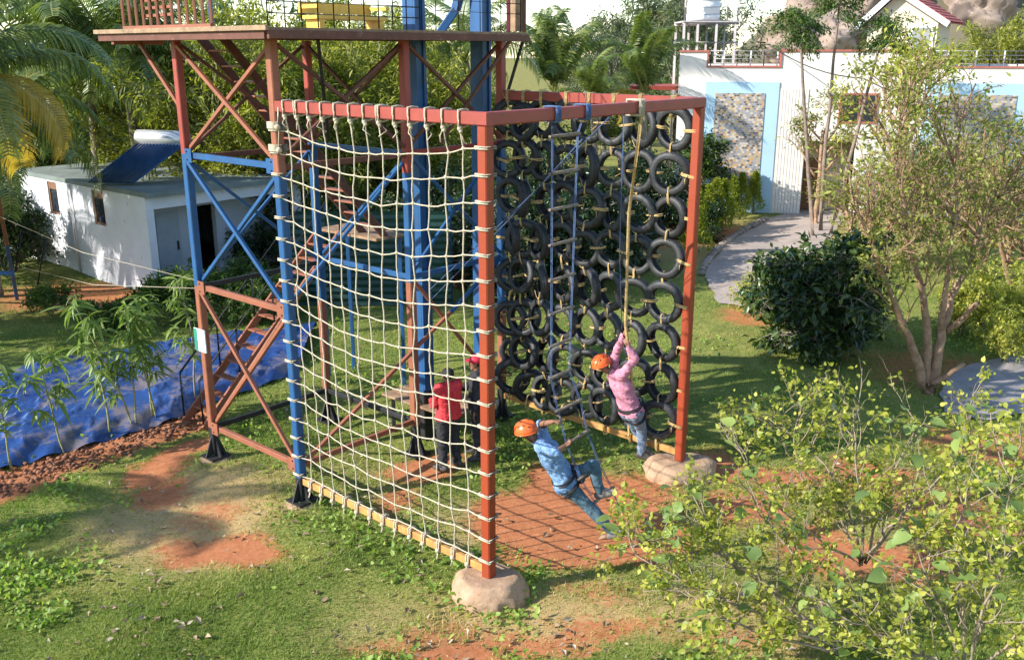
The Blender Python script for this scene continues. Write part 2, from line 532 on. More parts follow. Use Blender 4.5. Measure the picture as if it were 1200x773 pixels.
def hgt(x, y):
    x = np.asarray(x, dtype=float); y = np.asarray(y, dtype=float)
    h = (fbm(x * 0.45, y * 0.45, 41, 3) - 0.5) * 0.16 + (fbm(x * 2.4, y * 2.4, 43, 3) - 0.5) * 0.045
    near = np.clip((60 - np.hypot(x, y)) / 30, 0, 1)
    return h * near - 0.02

def hz(x, y):
    return float(hgt(np.array([x]), np.array([y]))[0])

def axis_pts(lo, hi, step, far):
    core = np.arange(lo, hi + step, step)
    grow = []; s = step
    p = hi
    while p < far:
        s *= 1.22; p += s; grow.append(p)
    g2 = []; s = step; p = lo
    while p > -far:
        s *= 1.22; p -= s; g2.append(p)
    return np.array(g2[::-1] + list(core) + grow)

gx = axis_pts(-10.5, 12.0, 0.075, 900)
gy = axis_pts(7.5, 26.0, 0.075, 900)
GX, GY = np.meshgrid(gx, gy)
fx_, fy_ = GX.ravel(), GY.ravel()
e_ = earth(fx_, fy_); d_ = dry(fx_, fy_)
h_ = hgt(fx_, fy_) - np.clip(e_, 0, 1) * 0.02 + bed_mask(fx_, fy_) * (fbm(fx_ * 6, fy_ * 6, 77) - 0.35) * 0.14
nx, ny = len(gx), len(gy)
ii = (np.arange(ny - 1)[:, None] * nx + np.arange(nx - 1)[None, :]).ravel()
gm = bpy.data.materials.new('lawn_and_red_earth')
nt, out = nodes_of(gm)
bs = nt.nodes.new('ShaderNodeBsdfPrincipled'); L(nt, bs.outputs[0], out.inputs[0])
co = objco(nt)
ea = nt.nodes.new('ShaderNodeAttribute'); ea.attribute_name = 'earth'
da = nt.nodes.new('ShaderNodeAttribute'); da.attribute_name = 'dry'
green = ramp(nt, noise(nt, 22, 6, 0.75, co), [(0.28, (0.085, 0.12, 0.026)), (0.5, (0.19, 0.225, 0.055)), (0.72, (0.34, 0.31, 0.11))])
big = ramp(nt, noise(nt, 0.8, 4, 0.6, co), [(0.32, (0.62, 0.72, 0.6)), (0.66, (1.3, 1.15, 1.15))])
green = mixrgb(nt, 1.0, green, big, 'MULTIPLY')
straw = ramp(nt, noise(nt, 30, 6, 0.75, co), [(0.3, (0.33, 0.235, 0.085)), (0.7, (0.56, 0.40, 0.20))])
soil = ramp(nt, noise(nt, 14, 8, 0.7, co), [(0.3, (0.34, 0.12, 0.048)), (0.55, (0.46, 0.18, 0.08)), (0.8, (0.53, 0.26, 0.135))])
def brk(att, sc, lo, hi, amp):
    n_ = noise(nt, sc, 6, 0.7, co)
    m1 = nt.nodes.new('ShaderNodeMath'); m1.operation = 'MULTIPLY_ADD'
    m1.inputs[1].default_value = amp; m1.inputs[2].default_value = -amp / 2
    L(nt, n_, m1.inputs[0])
    m2 = nt.nodes.new('ShaderNodeMath'); m2.operation = 'ADD'
    L(nt, att, m2.inputs[0]); L(nt, m1.outputs[0], m2.inputs[1])
    mr = nt.nodes.new('ShaderNodeMapRange'); mr.interpolation_type = 'SMOOTHSTEP'
    mr.inputs[1].default_value = lo; mr.inputs[2].default_value = hi
    L(nt, m2.outputs[0], mr.inputs[0])
    return mr.outputs[0]
c1 = mixrgb(nt, brk(da.outputs['Fac'], 7, 0.25, 0.9, 0.9), green, straw)
c2 = mixrgb(nt, brk(ea.outputs['Fac'], 11, 0.2, 0.7, 1.2), c1, soil)
L(nt, c2, bs.inputs['Base Color'])
bs.inputs['Roughness'].default_value = 0.95
bs.inputs['Specular IOR Level'].default_value = 0.15
bp = nt.nodes.new('ShaderNodeBump'); bp.inputs['Strength'].default_value = 0.6; bp.inputs['Distance'].default_value = 0.03
L(nt, noise(nt, 55, 6, 0.75, co), bp.inputs['Height']); L(nt, bp.outputs[0], bs.inputs['Normal'])
gme = np_mesh('ground', np.stack([fx_, fy_, h_], 1), np.stack([ii, ii + 1, ii + nx + 1, ii + nx], 1), gm, smooth=True)
for nm, arr in (('earth', e_), ('dry', d_)):
    a = gme.attributes.new(nm, 'FLOAT', 'POINT'); a.data.foreach_set('value', arr.astype(np.float32))
ground = bpy.data.objects.new('ground', gme); COL.objects.link(ground)
tag(ground, kind='structure')

# grass blades and low weeds ------------------------------------------------
def in_view(x, y, m=0.04):
    dep = y * math.cos(PITCH) + CAM_H * math.sin(PITCH)
    return np.abs(x / dep) < 0.545 + m

def scatter(n, seed, y0=8.3, y1=27.0):
    rng = np.random.default_rng(seed)
    t = rng.random(n)
    y = 1 / (1 / y0 - t * (1 / y0 - 1 / y1))
    dep = y * math.cos(PITCH) + CAM_H * math.sin(PITCH)
    x = (rng.random(n) * 2 - 1) * 0.56 * dep
    return x, y, rng

x, y, rng = scatter(420000, 11)
e = earth(x, y); dr = dry(x, y)
patch = fbm(x * 1.1, y * 1.1, 61)
keep = rng.random(len(x)) < np.clip(1.0 - e * 1.25, 0.0, 1) * np.clip(1.05 - dr * 0.9, 0, 1) * (0.45 + patch * 0.9)
x, y, dr, patch = x[keep], y[keep], dr[keep], patch[keep]
n = len(x)
lush = np.clip((fbm(x * 0.55, y * 0.55, 91) - 0.42) * 3.5, 0, 1)
hgt_b = (0.010 + 0.022 * rng.random(n)) * (0.8 + 0.9 * lush) * (1 + y / 30)
wid = (0.006 + 0.008 * rng.random(n)) * (0.7 + y / 14)
ang = rng.random(n) * 6.283
z = hgt(x, y)
lean = rng.normal(0, 0.8, (n, 2)) * hgt_b[:, None]
v = np.empty((n, 3, 3))
v[:, 0] = np.stack([x - np.cos(ang) * wid / 2, y - np.sin(ang) * wid / 2, z - 0.01], 1)
v[:, 1] = np.stack([x + np.cos(ang) * wid / 2, y + np.sin(ang) * wid / 2, z - 0.01], 1)
v[:, 2] = np.stack([x + lean[:, 0], y + lean[:, 1], z + hgt_b], 1)
tone = np.clip(rng.random(n) * 0.5 + 0.18 + dr * 0.45 - lush * 0.12 + (patch - 0.5) * 0.9, 0, 1)
gme2 = np_mesh('grass', v.reshape(-1, 3), np.arange(n * 3).reshape(-1, 3), L_GRASS, np.repeat(tone, 3))
grass = bpy.data.objects.new('grass', gme2); COL.objects.link(grass)
tag(grass, 'short green lawn grass growing between the bare red patches', 'grass', kind='stuff')

# clumps of leafy weeds in the lawn
x, y, rng = scatter(70000, 12, 8.3, 22)
e = earth(x, y); dr = dry(x, y)
pw = fbm(x * 0.9, y * 0.9, 71)
sx, sy = gpt(470, 620); near_net = np.clip(1.4 - seg_dist(x, y, gpt(390, 590), gpt(560, 680)) / 0.7, 0, 1)
near_ty = np.clip(1.5 - seg_dist(x, y, gpt(620, 500), gpt(790, 560)) / 0.75, 0, 1)
keep = rng.random(len(x)) < np.clip(np.clip((pw - 0.55) * 4.5, 0, 1) + (near_net * 0.8 + near_ty * 0.7) * np.clip((fbm(x * 3.1, y * 3.1, 73) - 0.3) * 2.6, 0.05, 1), 0, 1) * np.clip(1 - e * 1.4, 0, 1) * np.clip(1 - dr * 0.45, 0, 1)
x, y = x[keep], y[keep]
nw = len(x)
cen = np.stack([x, y, hgt(x, y) + 0.01 + 0.12 * rng.random(nw) ** 2], 1)
wm = leaf_mesh('weeds', cen, rng.normal(0, 1, (nw, 3)) + np.array([0, 0, 0.6]), (0.04, 0.10), 0.6, L_WEED, rng, bias=0.2, rounded=True)
weeds = bpy.data.objects.new('weeds', wm); COL.objects.link(weeds)
tag(weeds, 'low leafy weeds thick along the foot of the net and tyre wall', 'weeds', kind='stuff')

# dry fallen leaves and crumbs of soil
x, y, rng = scatter(2600, 13, 8.3, 19)
clump = fbm(x * 1.2, y * 1.2, 81)
keep = rng.random(len(x)) < np.clip((clump - 0.42) * 3.2, 0.03, 1)
x, y = x[keep], y[keep]
cen = np.stack([x, y, hgt(x, y) + 0.03], 1)
dd = rng.normal(0, 1, (len(x), 3)); dd[:, 2] *= 0.2
fm = leaf_mesh('fallen_leaves', cen, dd, (0.04, 0.13), 0.5, L_FALLEN, rng, fold=0.3, droop=0, bias=0.1)
fl = bpy.data.objects.new('fallen_leaves', fm); COL.objects.link(fl)
tag(fl, 'dry fallen leaves strewn over the lawn', 'leaves', kind='stuff')
M_CLOD = mat('soil_clods', (0.17, 0.075, 0.04), 0.95, 0.35, 8.0, second=(0.34, 0.15, 0.08), bump=0.5)
rng = np.random.default_rng(5)
mb = MB()
p0 = gr(-40, 585); p1 = gr(226, 487)
for k in range(1700):
    t = rng.random(); q = p0.lerp(p1, t) + Vector((rng.normal(0, 0.22), rng.normal(0, 0.28), 0))
    s = 0.008 + 0.035 * rng.random() ** 3
    q.z = hz(q.x, q.y) + s * 0.5
    mb.ball(q, (s * rng.uniform(0.8, 1.5), s * rng.uniform(0.8, 1.4), s * 0.8), 5, 4)
cl = mb.build('soil_clods', M_CLOD)
tag(cl, 'loose clods of red soil along the planting bed', 'soil', kind='stuff')

# ================================================================== PATHS
M_PATH = mat('dusty_grey_path', (0.34, 0.28, 0.24), 0.9, 0.15, 1.2, second=(0.42, 0.35, 0.30), spots=(0.38, 0.25, 0.17), spot_at=0.60, bump=0.3, bscale=20)
def sheet(name, left, right, m, lift, n=24):
    lp = np.array([gpt(*p) for p in left]); rp = np.array([gpt(*p) for p in right])
    t = np.linspace(0, len(lp) - 1, n); k = np.arange(len(lp))
    lx = np.interp(t, k, lp[:, 0]); ly = np.interp(t, k, lp[:, 1]); rx = np.interp(t, k, rp[:, 0]); ry = np.interp(t, k, rp[:, 1])
    s = np.linspace(0, 1, 12)
    X = lx[:, None] * (1 - s) + rx[:, None] * s; Y = ly[:, None] * (1 - s) + ry[:, None] * s
    X = X + (fbm(X * 1.5, Y * 1.5, 19) - 0.5) * 0.3; Y = Y + (fbm(X * 1.5, Y * 1.5, 29) - 0.5) * 0.3
    Z = hgt(X, Y) + lift
    ii = (np.arange(n - 1)[:, None] * 12 + np.arange(11)[None, :]).ravel()
    me = np_mesh(name, np.stack([X.ravel(), Y.ravel(), Z.ravel()], 1), np.stack([ii, ii + 1, ii + 13, ii + 12], 1), m, smooth=True)
    o = bpy.data.objects.new(name, me); COL.objects.link(o)
    return tag(o, kind='structure')
sheet('path', [(842, 356), (826, 322), (850, 285), (893, 258), (935, 246)], [(884, 362), (935, 328), (968, 290), (985, 264), (1000, 246)], M_PATH, 0.03)
sheet('patio', [(1100, 462), (1120, 432), (1165, 420), (1215, 416)], [(1108, 480), (1150, 492), (1200, 486), (1260, 480)], mat('patio_concrete', (0.27, 0.25, 0.26), 0.9, 0.2, 2.0, second=(0.36, 0.32, 0.31), bump=0.2), 0.035)
M_KERB = mat('rough_kerb_stone', (0.34, 0.28, 0.23), 0.9, 0.25, 5.0, bump=0.6, bscale=20, rand=0.25)
kerb = thing('path_kerb', 'line of rough stones edging the left side of the grey path', 'kerb', gr(830, 312))
km = None
for k, t in enumerate(np.linspace(0, 1, 26)):
    q = gr(822 + 75 * t - 22 * math.sin(t * math.pi) * 0.4, 322 - 64 * t ** 0.8)
    mb = MB(); mb.ball((0, 0, 0), (0.17, 0.11, 0.09), 7, 5)
    if km is None: km = mb.mesh('stone', M_KERB)
    place('stone', km, kerb, q - kerb.location + Vector((0, 0, 0.07)), (0, 0, random.uniform(0, 3)), random.uniform(0.8, 1.25))

# ================================================================== TOWER
H_BEAM, H_PLAT = 5.70, 6.47
Lv, Tv, Xu, Bu = 3.68, 5.95, 2.28, 4.40
tower = thing('climbing_tower', 'tall red and blue steel climbing tower with a high deck and a lower open frame', 'tower', P(2.2, 3.0, 0))
SIDE = Vector((BV[0], BV[1], 0))

def leg(u, v, z0, z1, w, bands, foot=True):
    mb = MB(); mats = []
    z = z0
    for zt, m in bands:
        mats.append(m)
        mb.beam(P(u, v, z), P(u, v, zt), w, w, 0.1, len(mats) - 1, side=SIDE)
        z = zt
    o = mb.build('leg', mats, tower)
    if foot:
        fb = MB()
        b = P(u, v, z0)
        fb.box(b + Vector((0, 0, 0.015)), (0.34, 0.34, 0.03), TH)
        for k in range(4):
            a = TH + k * math.pi / 2
            d = Vector((math.cos(a), math.sin(a), 0)); s = Vector((-d.y, d.x, 0)) * 0.012
            q = b + Vector((0, 0, 0.03))
            vs = [q + d * w * 0.5 - s, q + d * 0.18 - s, q + d * (w * 0.5) + Vector((0, 0, 0.32)) - s, q + d * w * 0.5 + s, q + d * 0.18 + s, q + d * (w * 0.5) + Vector((0, 0, 0.32)) + s]
            fb.add(vs, [(0, 1, 2), (5, 4, 3), (0, 3, 4, 1), (1, 4, 5, 2), (2, 5, 3, 0)])
        fb.build('foot_plate', M_BLACK, o)
    return o

def base_z(u, v):
    q = P(u, v, 0)
    return hz(q.x, q.y) + 0.03

leg(0, Lv, base_z(0, Lv), 0, 0.125, [(0.39, M_BLACK), (4.74, M_BLUE), (6.465, M_ORANGE)])
leg(0, Tv, base_z(0, Tv), 0, 0.115, [(0.56, M_BLACK), (2.88, M_ORANGE), (4.87, M_BLUE), (6.465, M_RED)])
leg(Xu, Lv, base_z(Xu, Lv), 0, 0.125, [(0.50, M_BLACK), (2.88, M_ORANGE), (4.56, M_BLUE), (6.465, M_RED)])
leg(Xu, Tv, base_z(Xu, Tv), 0, 0.115, [(0.56, M_BLACK), (2.20, M_ORANGE), (4.90, M_BLUE), (6.465, M_RED)])
leg(Bu, Lv, base_z(Bu, Lv), 0, 0.125, [(0.55, M_BLACK), (2.00, M_ORANGE), (4.90, M_BLUE), (6.465, M_RED)])
leg(0, 0, 0.14, 0, 0.132, [(H_BEAM - 0.15, M_POST)], foot=False)
leg(Bu, 0, 0.14, 0, 0.130, [(H_BEAM - 0.15, M_POST)], foot=False)
# big blue box columns that rise through the deck
for (u, v, nm) in ((2.86, 4.08, 0), (4.36, 4.10, 1)):
    mb = MB()
    zb = base_z(u, v)
    mb.beam(P(u, v, zb), P(u, v, 0.85), 0.23, 0.26, 0.05, 1, side=SIDE)
    mb.beam(P(u, v, 0.85), P(u, v, 8.4), 0.22, 0.25, 0.05, 0, side=SIDE)
    mb.beam(P(u - 0.08, v - 0.135, 0.9), P(u - 0.08, v - 0.135, 8.4), 0.055, 0.04, 0.05, 0, side=SIDE)
    mb.beam(P(u + 0.08, v - 0.135, 0.9), P(u + 0.08, v - 0.135, 8.4), 0.055, 0.04, 0.05, 0, side=SIDE)
    mb.build('column', [M_BLUE, M_BLACK], tower)

def bar(name, a, b, m, w=0.06, h=None, mats=None):
    mb = MB()
    mb.beam(a, b, w, h or w, 0.1, 0)
    return mb.build(name, m, tower)

# top ring of the open frame
e_ = 0.075
bar('beam', P(0, Lv - 0.065, H_BEAM - 0.075), P(0, -0.068, H_BEAM - 0.075), M_RED, 0.12, 0.14)
bar('beam', P(0.062, 0, H_BEAM - 0.077), P(Bu + 0.067, 0, H_BEAM - 0.077), M_RED, 0.134, 0.14)
bar('beam', P(Bu, 0.069, H_BEAM - 0.078), P(Bu, Lv - 0.066, H_BEAM - 0.078), M_RED, 0.13, 0.15)
# yellow bottom beams
bar('beam', P(0, Lv - 0.065, 0.34), P(0, 0.068, 0.30), M_YELLOW, 0.06, 0.10)
bar('beam', P(Bu, Lv - 0.066, 0.42), P(Bu, 0.075, 0.36), M_YELLOW, 0.06, 0.10)
# left face T-L : rails and cross braces
o_ = 0.03
for z, m in ((4.85, M_BLUE), (2.87, M_ORANGE), (0.57, M_ORANGE)):
    bar('rail', P(0, Tv - 0.06, z), P(0, Lv + 0.066, z), m, 0.07, 0.085)
def cross(p, q, z0, z1, m, w=0.05, off=None, only=None):
    off = off or Vector((0, 0, 0))
    if only != 1:
        bar('brace', Vector((p.x, p.y, z0)) + off, Vector((q.x, q.y, z1)) + off, m, w)
    if only != 0:
        bar('brace', Vector((p.x, p.y, z1)) - off * 0.9, Vector((q.x, q.y, z0)) - off * 0.9, m, w)
def PP(u, v): return P(u, v, 0)
ob = Vector((BV[0], BV[1], 0)) * 0.03
oa = Vector((AV[0], AV[1], 0)) * 0.03
cross(PP(0, Tv - 0.07), PP(0, Lv + 0.07), 4.95, 6.38, M_ORANGE, 0.055, ob)
cross(PP(0, Tv - 0.07), PP(0, Lv + 0.07), 2.97, 4.75, M_BLUE, 0.055, ob)
cross(PP(0, Tv - 0.07), PP(0, Lv + 0.07), 0.66, 2.80, M_ORANGE, 0.055, ob)
# front face L-X and X-B
for z, m in ((4.83, M_BROWN), (0.57, M_ORANGE)):
    bar('rail', P(0.066, Lv, z), P(Xu - 0.066, Lv, z), m, 0.06, 0.08)
bar('rail', P(Xu + 0.066, Lv, 4.85), P(Bu - 0.066, Lv, 4.85), M_RED, 0.06, 0.08)
bar('rail', P(Xu + 0.066, Lv, 2.95), P(Bu - 0.066, Lv, 2.95), M_BLUE, 0.06, 0.08)
cross(PP(0.07, Lv), PP(Xu - 0.07, Lv), 4.95, 6.38, M_BROWN, 0.05, oa)
cross(PP(Xu + 0.07, Lv), PP(Bu - 0.07, Lv), 4.95, 6.38, M_BROWN, 0.05, oa)
cross(PP(Xu + 0.07, Lv), PP(Bu - 0.07, Lv), 3.02, 4.78, M_BLUE, 0.05, oa)
cross(PP(0.07, Lv), PP(Xu - 0.07, Lv), 3.0, 4.70, M_BLUE, 0.045, oa, only=0)
bar('brace', P(0.07, Lv - 0.035, 0.62), P(3.1, Lv - 0.035, 2.22), M_ORANGE, 0.055)
bar('brace', P(3.1, Lv - 0.035, 2.22), P(Bu - 0.07, Lv - 0.035, 2.92), M_BLUE, 0.055)
bar('brace', P(Xu + 0.07, Lv + 0.035, 2.9), P(Bu - 0.07, Lv + 0.035, 0.62), M_ORANGE, 0.05)
# back faces
for z, m in ((4.80, M_BROWN), (0.55, M_BLACK)):
    bar('rail', P(0.06, Tv, z), P(Xu - 0.06, Tv, z), m, 0.06, 0.08)
for z, m in ((4.84, M_BLUE), (2.95, M_BLUE), (0.55, M_BLACK)):
    bar('rail', P(Xu, Tv - 0.06, z), P(Xu, Lv + 0.066, z), m, 0.06, 0.08)
cross(PP(Xu, Tv - 0.07), PP(Xu, Lv + 0.07), 4.95, 6.38, M_BROWN, 0.045, ob)
cross(PP(Xu, Tv - 0.07), PP(Xu, Lv + 0.07), 3.02, 4.78, M_BLUE, 0.045, ob, only=0)
cross(PP(0.07, Tv), PP(Xu - 0.07, Tv), 4.90, 6.38, M_BROWN, 0.045, oa)
cross(PP(0.07, Tv), PP(Xu - 0.07, Tv), 2.95, 4.72, M_BLUE, 0.045, oa)
cross(PP(0.07, Tv), PP(Xu - 0.07, Tv), 0.62, 2.75, M_ORANGE, 0.045, oa, only=0)
bar('rail', P(0.06, Tv, 2.86), P(Xu - 0.06, Tv, 2.86), M_BLACK, 0.05, 0.07)
for (v_, s_) in ((Lv + 0.13, -1), (Tv - 0.13, 1)):
    for z_ in (4.85, 2.87, 0.57):
        mb = MB(); mb.box(P(-0.052, v_, z_), (0.012, 0.17, 0.20), TH)
        gp = mb.build('gusset', M_BLUE if z_ > 4 else M_ORANGE, tower)
        for dz_ in (-0.06, 0.06):
            mb = MB(); mb.ball(P(-0.060, v_ + s_ * 0.03, z_ + dz_), 0.014, 6, 4); mb.build('bolt', M_BLACK, gp)
# thin struts carrying the deck's overhang
bar('strut', P(4.45, Lv - 0.42, 6.45), P(4.42, Lv - 0.02, 5.4), M_BLACK, 0.04)
bar('strut', P(4.1, Lv - 0.45, 6.45), P(Xu + 0.6, Lv - 0.09, 4.95), M_BROWN, 0.045)
bar('strut', P(0, Tv + 1.05, 6.45), P(0, Tv + 0.066, 5.55), M_ORANGE, 0.055)
bar('strut', P(0.42, Lv - 0.42, 6.45), P(1.15, Lv + 0.4, 5.1), M_BLACK, 0.045)

def PD(u, v, z):
    return P(u if u < 2.5 else 2.5 + (u - 2.5) * 0.8, v, z + 0.10)
# deck: joists, steel edge and boards
for u in (-0.36, 1.1, 2.28, 3.4, 4.9):
    bar('joist', PD(u, 3.24, 6.41), PD(u, 6.2 if u > 1 else 7.36, 6.41), M_BROWN, 0.08, 0.075)
for v in (3.25, 4.6, 6.15):
    mb = MB()
    us = [-0.32, 1.06, 1.14, 2.24, 2.32, 3.36, 3.44, 4.86]
    for a0, a1 in zip(us[::2], us[1::2]):
        mb.beam(PD(a0, v, 6.41), PD(a1, v, 6.41), 0.075, 0.073, 0.08)
    mb.build('joist', M_BROWN, tower)
for k in range(22):
    v0 = 3.18 + k * 0.192
    if v0 > 7.3: break
    u1 = 4.97 if v0 < 6.1 else 0.95
    mb = MB(); mb.beam(PD(-0.42, v0 + 0.092, 6.468), PD(u1 + random.uniform(-0.02, 0.02), v0 + 0.092, 6.468), 0.184, 0.035, 0.06)
    mb.build('board', M_PLANK, tower)
bar('edge_board', PD(-0.45, 3.1, 6.475), PD(-0.45, 7.4, 6.475), M_WOOD, 0.045, 0.06)
bar('edge_beam', PD(-0.40, 3.165, 6.40), PD(4.98, 3.165, 6.40), M_BROWN, 0.05, 0.10)
bar('edge_beam', PD(-0.405, 3.20, 6.395), PD(-0.405, 7.36, 6.395), M_BROWN, 0.05, 0.10)
bar('beam', PD(-0.40, Tv + 1.05, 6.33), PD(0.4, Tv + 1.05, 6.33), M_ORANGE, 0.07, 0.06)
# railings
def railing(a, b, z0, z1, m, n, cross_h, r=0.012, top=0.016):
    rt = MB()
    for h in cross_h:
        rt.tube([a + Vector((0, 0, h)), b + Vector((0, 0, h))], top, 6)
    o = rt.build('railing', m, tower)
    for k in range(n):
        p = a.lerp(b, (k + 0.02) / (n - 0.96))
        q = MB(); q.tube([p + Vector((0, 0, z0)), p + Vector((0, 0, z1))], r, 5)
        q.build('baluster', m, o)
    return o
railing(PD(-0.34, 3.24, 6.49), PD(2.2, 3.24, 6.49), 0, 1.0, M_BLACK, 11, (0.16, 0.30, 0.62, 1.0), 0.009, 0.010)
railing(PD(2.5, 3.24, 6.49), PD(4.85, 3.24, 6.49), 0, 1.0, M_BLACK, 5, (0.27, 0.42, 0.7, 1.0), 0.007, 0.007)
# wooden balustrade over the left edge: each slat on its own
fence = MB()
A_, B_ = PD(-0.40, 4.35, 6.52), PD(-0.40, 6.6, 6.52)
fence.beam(A_, B_, 0.05, 0.05); fence.beam(A_ + Vector((0, 0, 0.55)), B_ + Vector((0, 0, 0.55)), 0.05, 0.05)
fo = fence.build('balustrade', M_ORANGE, tower)
for k in range(13):
    p = A_.lerp(B_, k / 12.0)
    q = MB(); q.beam(p + Vector((0, 0, 0.027)), p + Vector((0, 0, 0.523)), 0.035, 0.035)
    q.build('slat', M_ORANGE, fo)
for k in range(3):
    q = MB(); q.beam(A_.lerp(B_, 0.45) + Vector((0.05, 0, 0.16 + 0.10 * k)), A_.lerp(B_, 0.80) + Vector((0.05, 0, 0.15 + 0.10 * k)), 0.03, 0.04)
    q.build('crossbar', M_ORANGE, fo)
# right end of the deck: posts, brown panel, blue raking stay
bar('post', PD(4.55, 3.3, 6.49), PD(4.55, 3.3, 7.6), mat('pink_red_paint', (0.45, 0.08, 0.10), 0.5), 0.045)
bar('post', PD(4.72, 3.4, 6.49), PD(4.72, 3.4, 7.6), M_ORANGE, 0.05)
bar('end_panel', PD(4.93, 3.26, 6.98), PD(4.93, 3.50, 6.98), M_WOOD, 0.05, 0.95)
bar('post', PD(4.93, 3.22, 6.49), PD(4.93, 3.22, 7.6), M_BROWN, 0.05)
bar('stay', PD(4.30, 4.6, 6.49), PD(4.52, 4.4, 6.85), M_BLUE, 0.13)
bar('stay', PD(4.52, 4.4, 6.85), PD(4.60, 4.15, 7.6), M_BLUE, 0.13)
bar('rail', PD(0.7, 6.1, 6.6), PD(0.7, 6.1, 7.4), M_BLUE, 0.06)

# stairs: two flights with a landing
def flight(p0, p1, width, m, mt, n):
    st = MB()
    w = oa.normalized() * width / 2
    st.beam(p0 + w, p1 + w, 0.05, 0.14); st.beam(p0 - w, p1 - w, 0.05, 0.14)
    s = st.build('stair_flight', m, tower)
    for k in range(1, n):
        q = p0.lerp(p1, k / n)
        t = MB(); t.beam(q - w * 0.93, q + w * 0.93, 0.15, 0.028, 0.1)
        t.build('tread', mt, s)
flight(P(0.55, 7.5, 0.0), P(3.75, 7.5, 3.0), 0.62, M_ORANGE, M_ORANGE, 13)
flight(P(4.05, 6.55, 3.0), P(0.92, 6.55, 6.55), 0.62, M_BROWN, M_ORANGE, 15)
mb = MB(); mb.box(P(4.1, 7.0, 3.0), (0.72, 1.7, 0.05), TH); mb.build('landing', M_PLANK, tower)
for (u, v) in ((4.4, 6.25), (4.4, 7.78), (3.8, 7.84)):
    bar('landing_post', P(u, v, -0.05), P(u, v, 2.97), M_BLUE, 0.07)
for v in (7.20, 7.82):
    r0, r1 = P(0.55, v, 0.9), P(3.75, v, 3.9)
    mb = MB(); mb.tube([r0, r1], 0.02, 6)
    for k in range(5):
        q = r0.lerp(r1, k / 4); mb.tube([q, q - Vector((0, 0, 0.86))], 0.016, 5)
    mb.build('handrail', M_BLACK, tower)
# sign on the leg
sg = MB(); c = P(-0.075, Tv, 2.02) 
sg.box(c, (0.02, 0.30, 0.36), TH)
so = sg.build('notice_board', mat('white_sheet', (0.72, 0.74, 0.74), 0.5, 0.06), tower)
sg = MB(); sg.box(c + Vector((-BV[0], -BV[1], 0)) * 0.012 + Vector((AV[0], AV[1], 0)) * 0.10, (0.004, 0.09, 0.352), TH)
sg.build('green_band', mat('green_print', (0.03, 0.22, 0.14), 0.5, 0.1), so)

# concrete footings of the two free posts
def footing(u, v, rx, ry, hh, label, seed):
    rng = np.random.default_rng(seed)
    bm = bmesh.new()
    bmesh.ops.create_icosphere(bm, subdivisions=5, radius=1.0)
    c = P(u, v, 0)
    for vt in bm.verts:
        q = vt.co
        n1 = fbm(np.array([q.x * 1.2 + 7]), np.array([q.y * 1.2 + q.z + seed]), seed)[0] - 0.5
        n2 = fbm(np.array([q.x * 6 + 7]), np.array([q.y * 6 + q.z * 6 + seed]), seed + 3)[0] - 0.5
        zz = max(-0.5, min(q.z, 0.72 + 0.05 * n2))
        k = (1 + 0.42 * n1 + 0.07 * n2)
        vt.co = Vector((q.x * rx * k, q.y * ry * k, zz * hh * (1 + 0.3 * n1)))
    me = bpy.data.meshes.new('concrete_footing'); bm.to_mesh(me); bm.free()
    me.materials.append(M_CONC)
    for p in me.polygons: p.use_smooth = True
    o = bpy.data.objects.new('concrete_footing', me); COL.objects.link(o)
    o.location = (c.x, c.y, 0.0)
    tag(o, label, 'footing')
    return o
footing(0, 0, 0.50, 0.46, 0.33, 'rounded sandy concrete footing under the post at the end of the rope net', 4)
footing(Bu, 0, 0.58, 0.46, 0.32, 'low wide concrete footing under the post at the end of the tyre wall', 8)
for (u, v) in ((0, Lv), (0, Tv)):
    q = P(u, v, 0)
    mb = MB(); mb.ball((q.x, q.y, base_z(u, v) - 0.045), (0.27, 0.25, 0.055), 14, 6)
    pad = mb.build('concrete_pad', M_CONC)
    tag(pad, 'small flat concrete pad under the ' + ('blue tower leg where the net is tied' if v == Lv else 'tower leg that carries the white notice'), 'pad')

# work table board under the tower
mb = MB()
for k in range(4):
    mb.beam(P(2.75 + k * 0.24, 3.2, 0.62), P(2.75 + k * 0.24, 4.9, 0.62), 0.225, 0.04)
tb = thing('plank_table', 'low bench of brown planks under the tower beside the red jacket', 'bench', P(3.1, 4.0, 0))
mb.build('top', M_PLANK, tb)
for (u, v) in ((2.72, 3.4), (3.45, 3.4), (2.72, 4.7), (3.45, 4.7)):
    mb = MB(); mb.beam(P(u, v, -0.03), P(u, v, 0.6), 0.06); mb.build('leg', M_BLACK, tb)

# yellow seat on the deck
ch = thing('yellow_bench', 'yellow wooden bench standing on the tower deck behind the railing', 'bench', P(2.0, 4.4, 6.587))
M_YW = mat('yellow_paint', (0.62, 0.40, 0.07), 0.5, 0.15)
for nm, c, s in (('seat', P(1.75, 4.3, 6.76), (1.3, 0.34, 0.05)), ('backrest', P(1.75, 4.52, 6.89), (1.3, 0.04, 0.14)), ('leg', P(1.2, 4.3, 6.66), (0.08, 0.3, 0.148)), ('leg', P(2.3, 4.3, 6.66), (0.08, 0.3, 0.148)), ('armrest', P(2.37, 4.28, 6.90), (0.06, 0.36, 0.05)), ('armrest', P(1.13, 4.28, 6.90), (0.06, 0.36, 0.05))):
    mb = MB(); mb.box(c, s, TH); mb.build(nm, M_YW, ch)
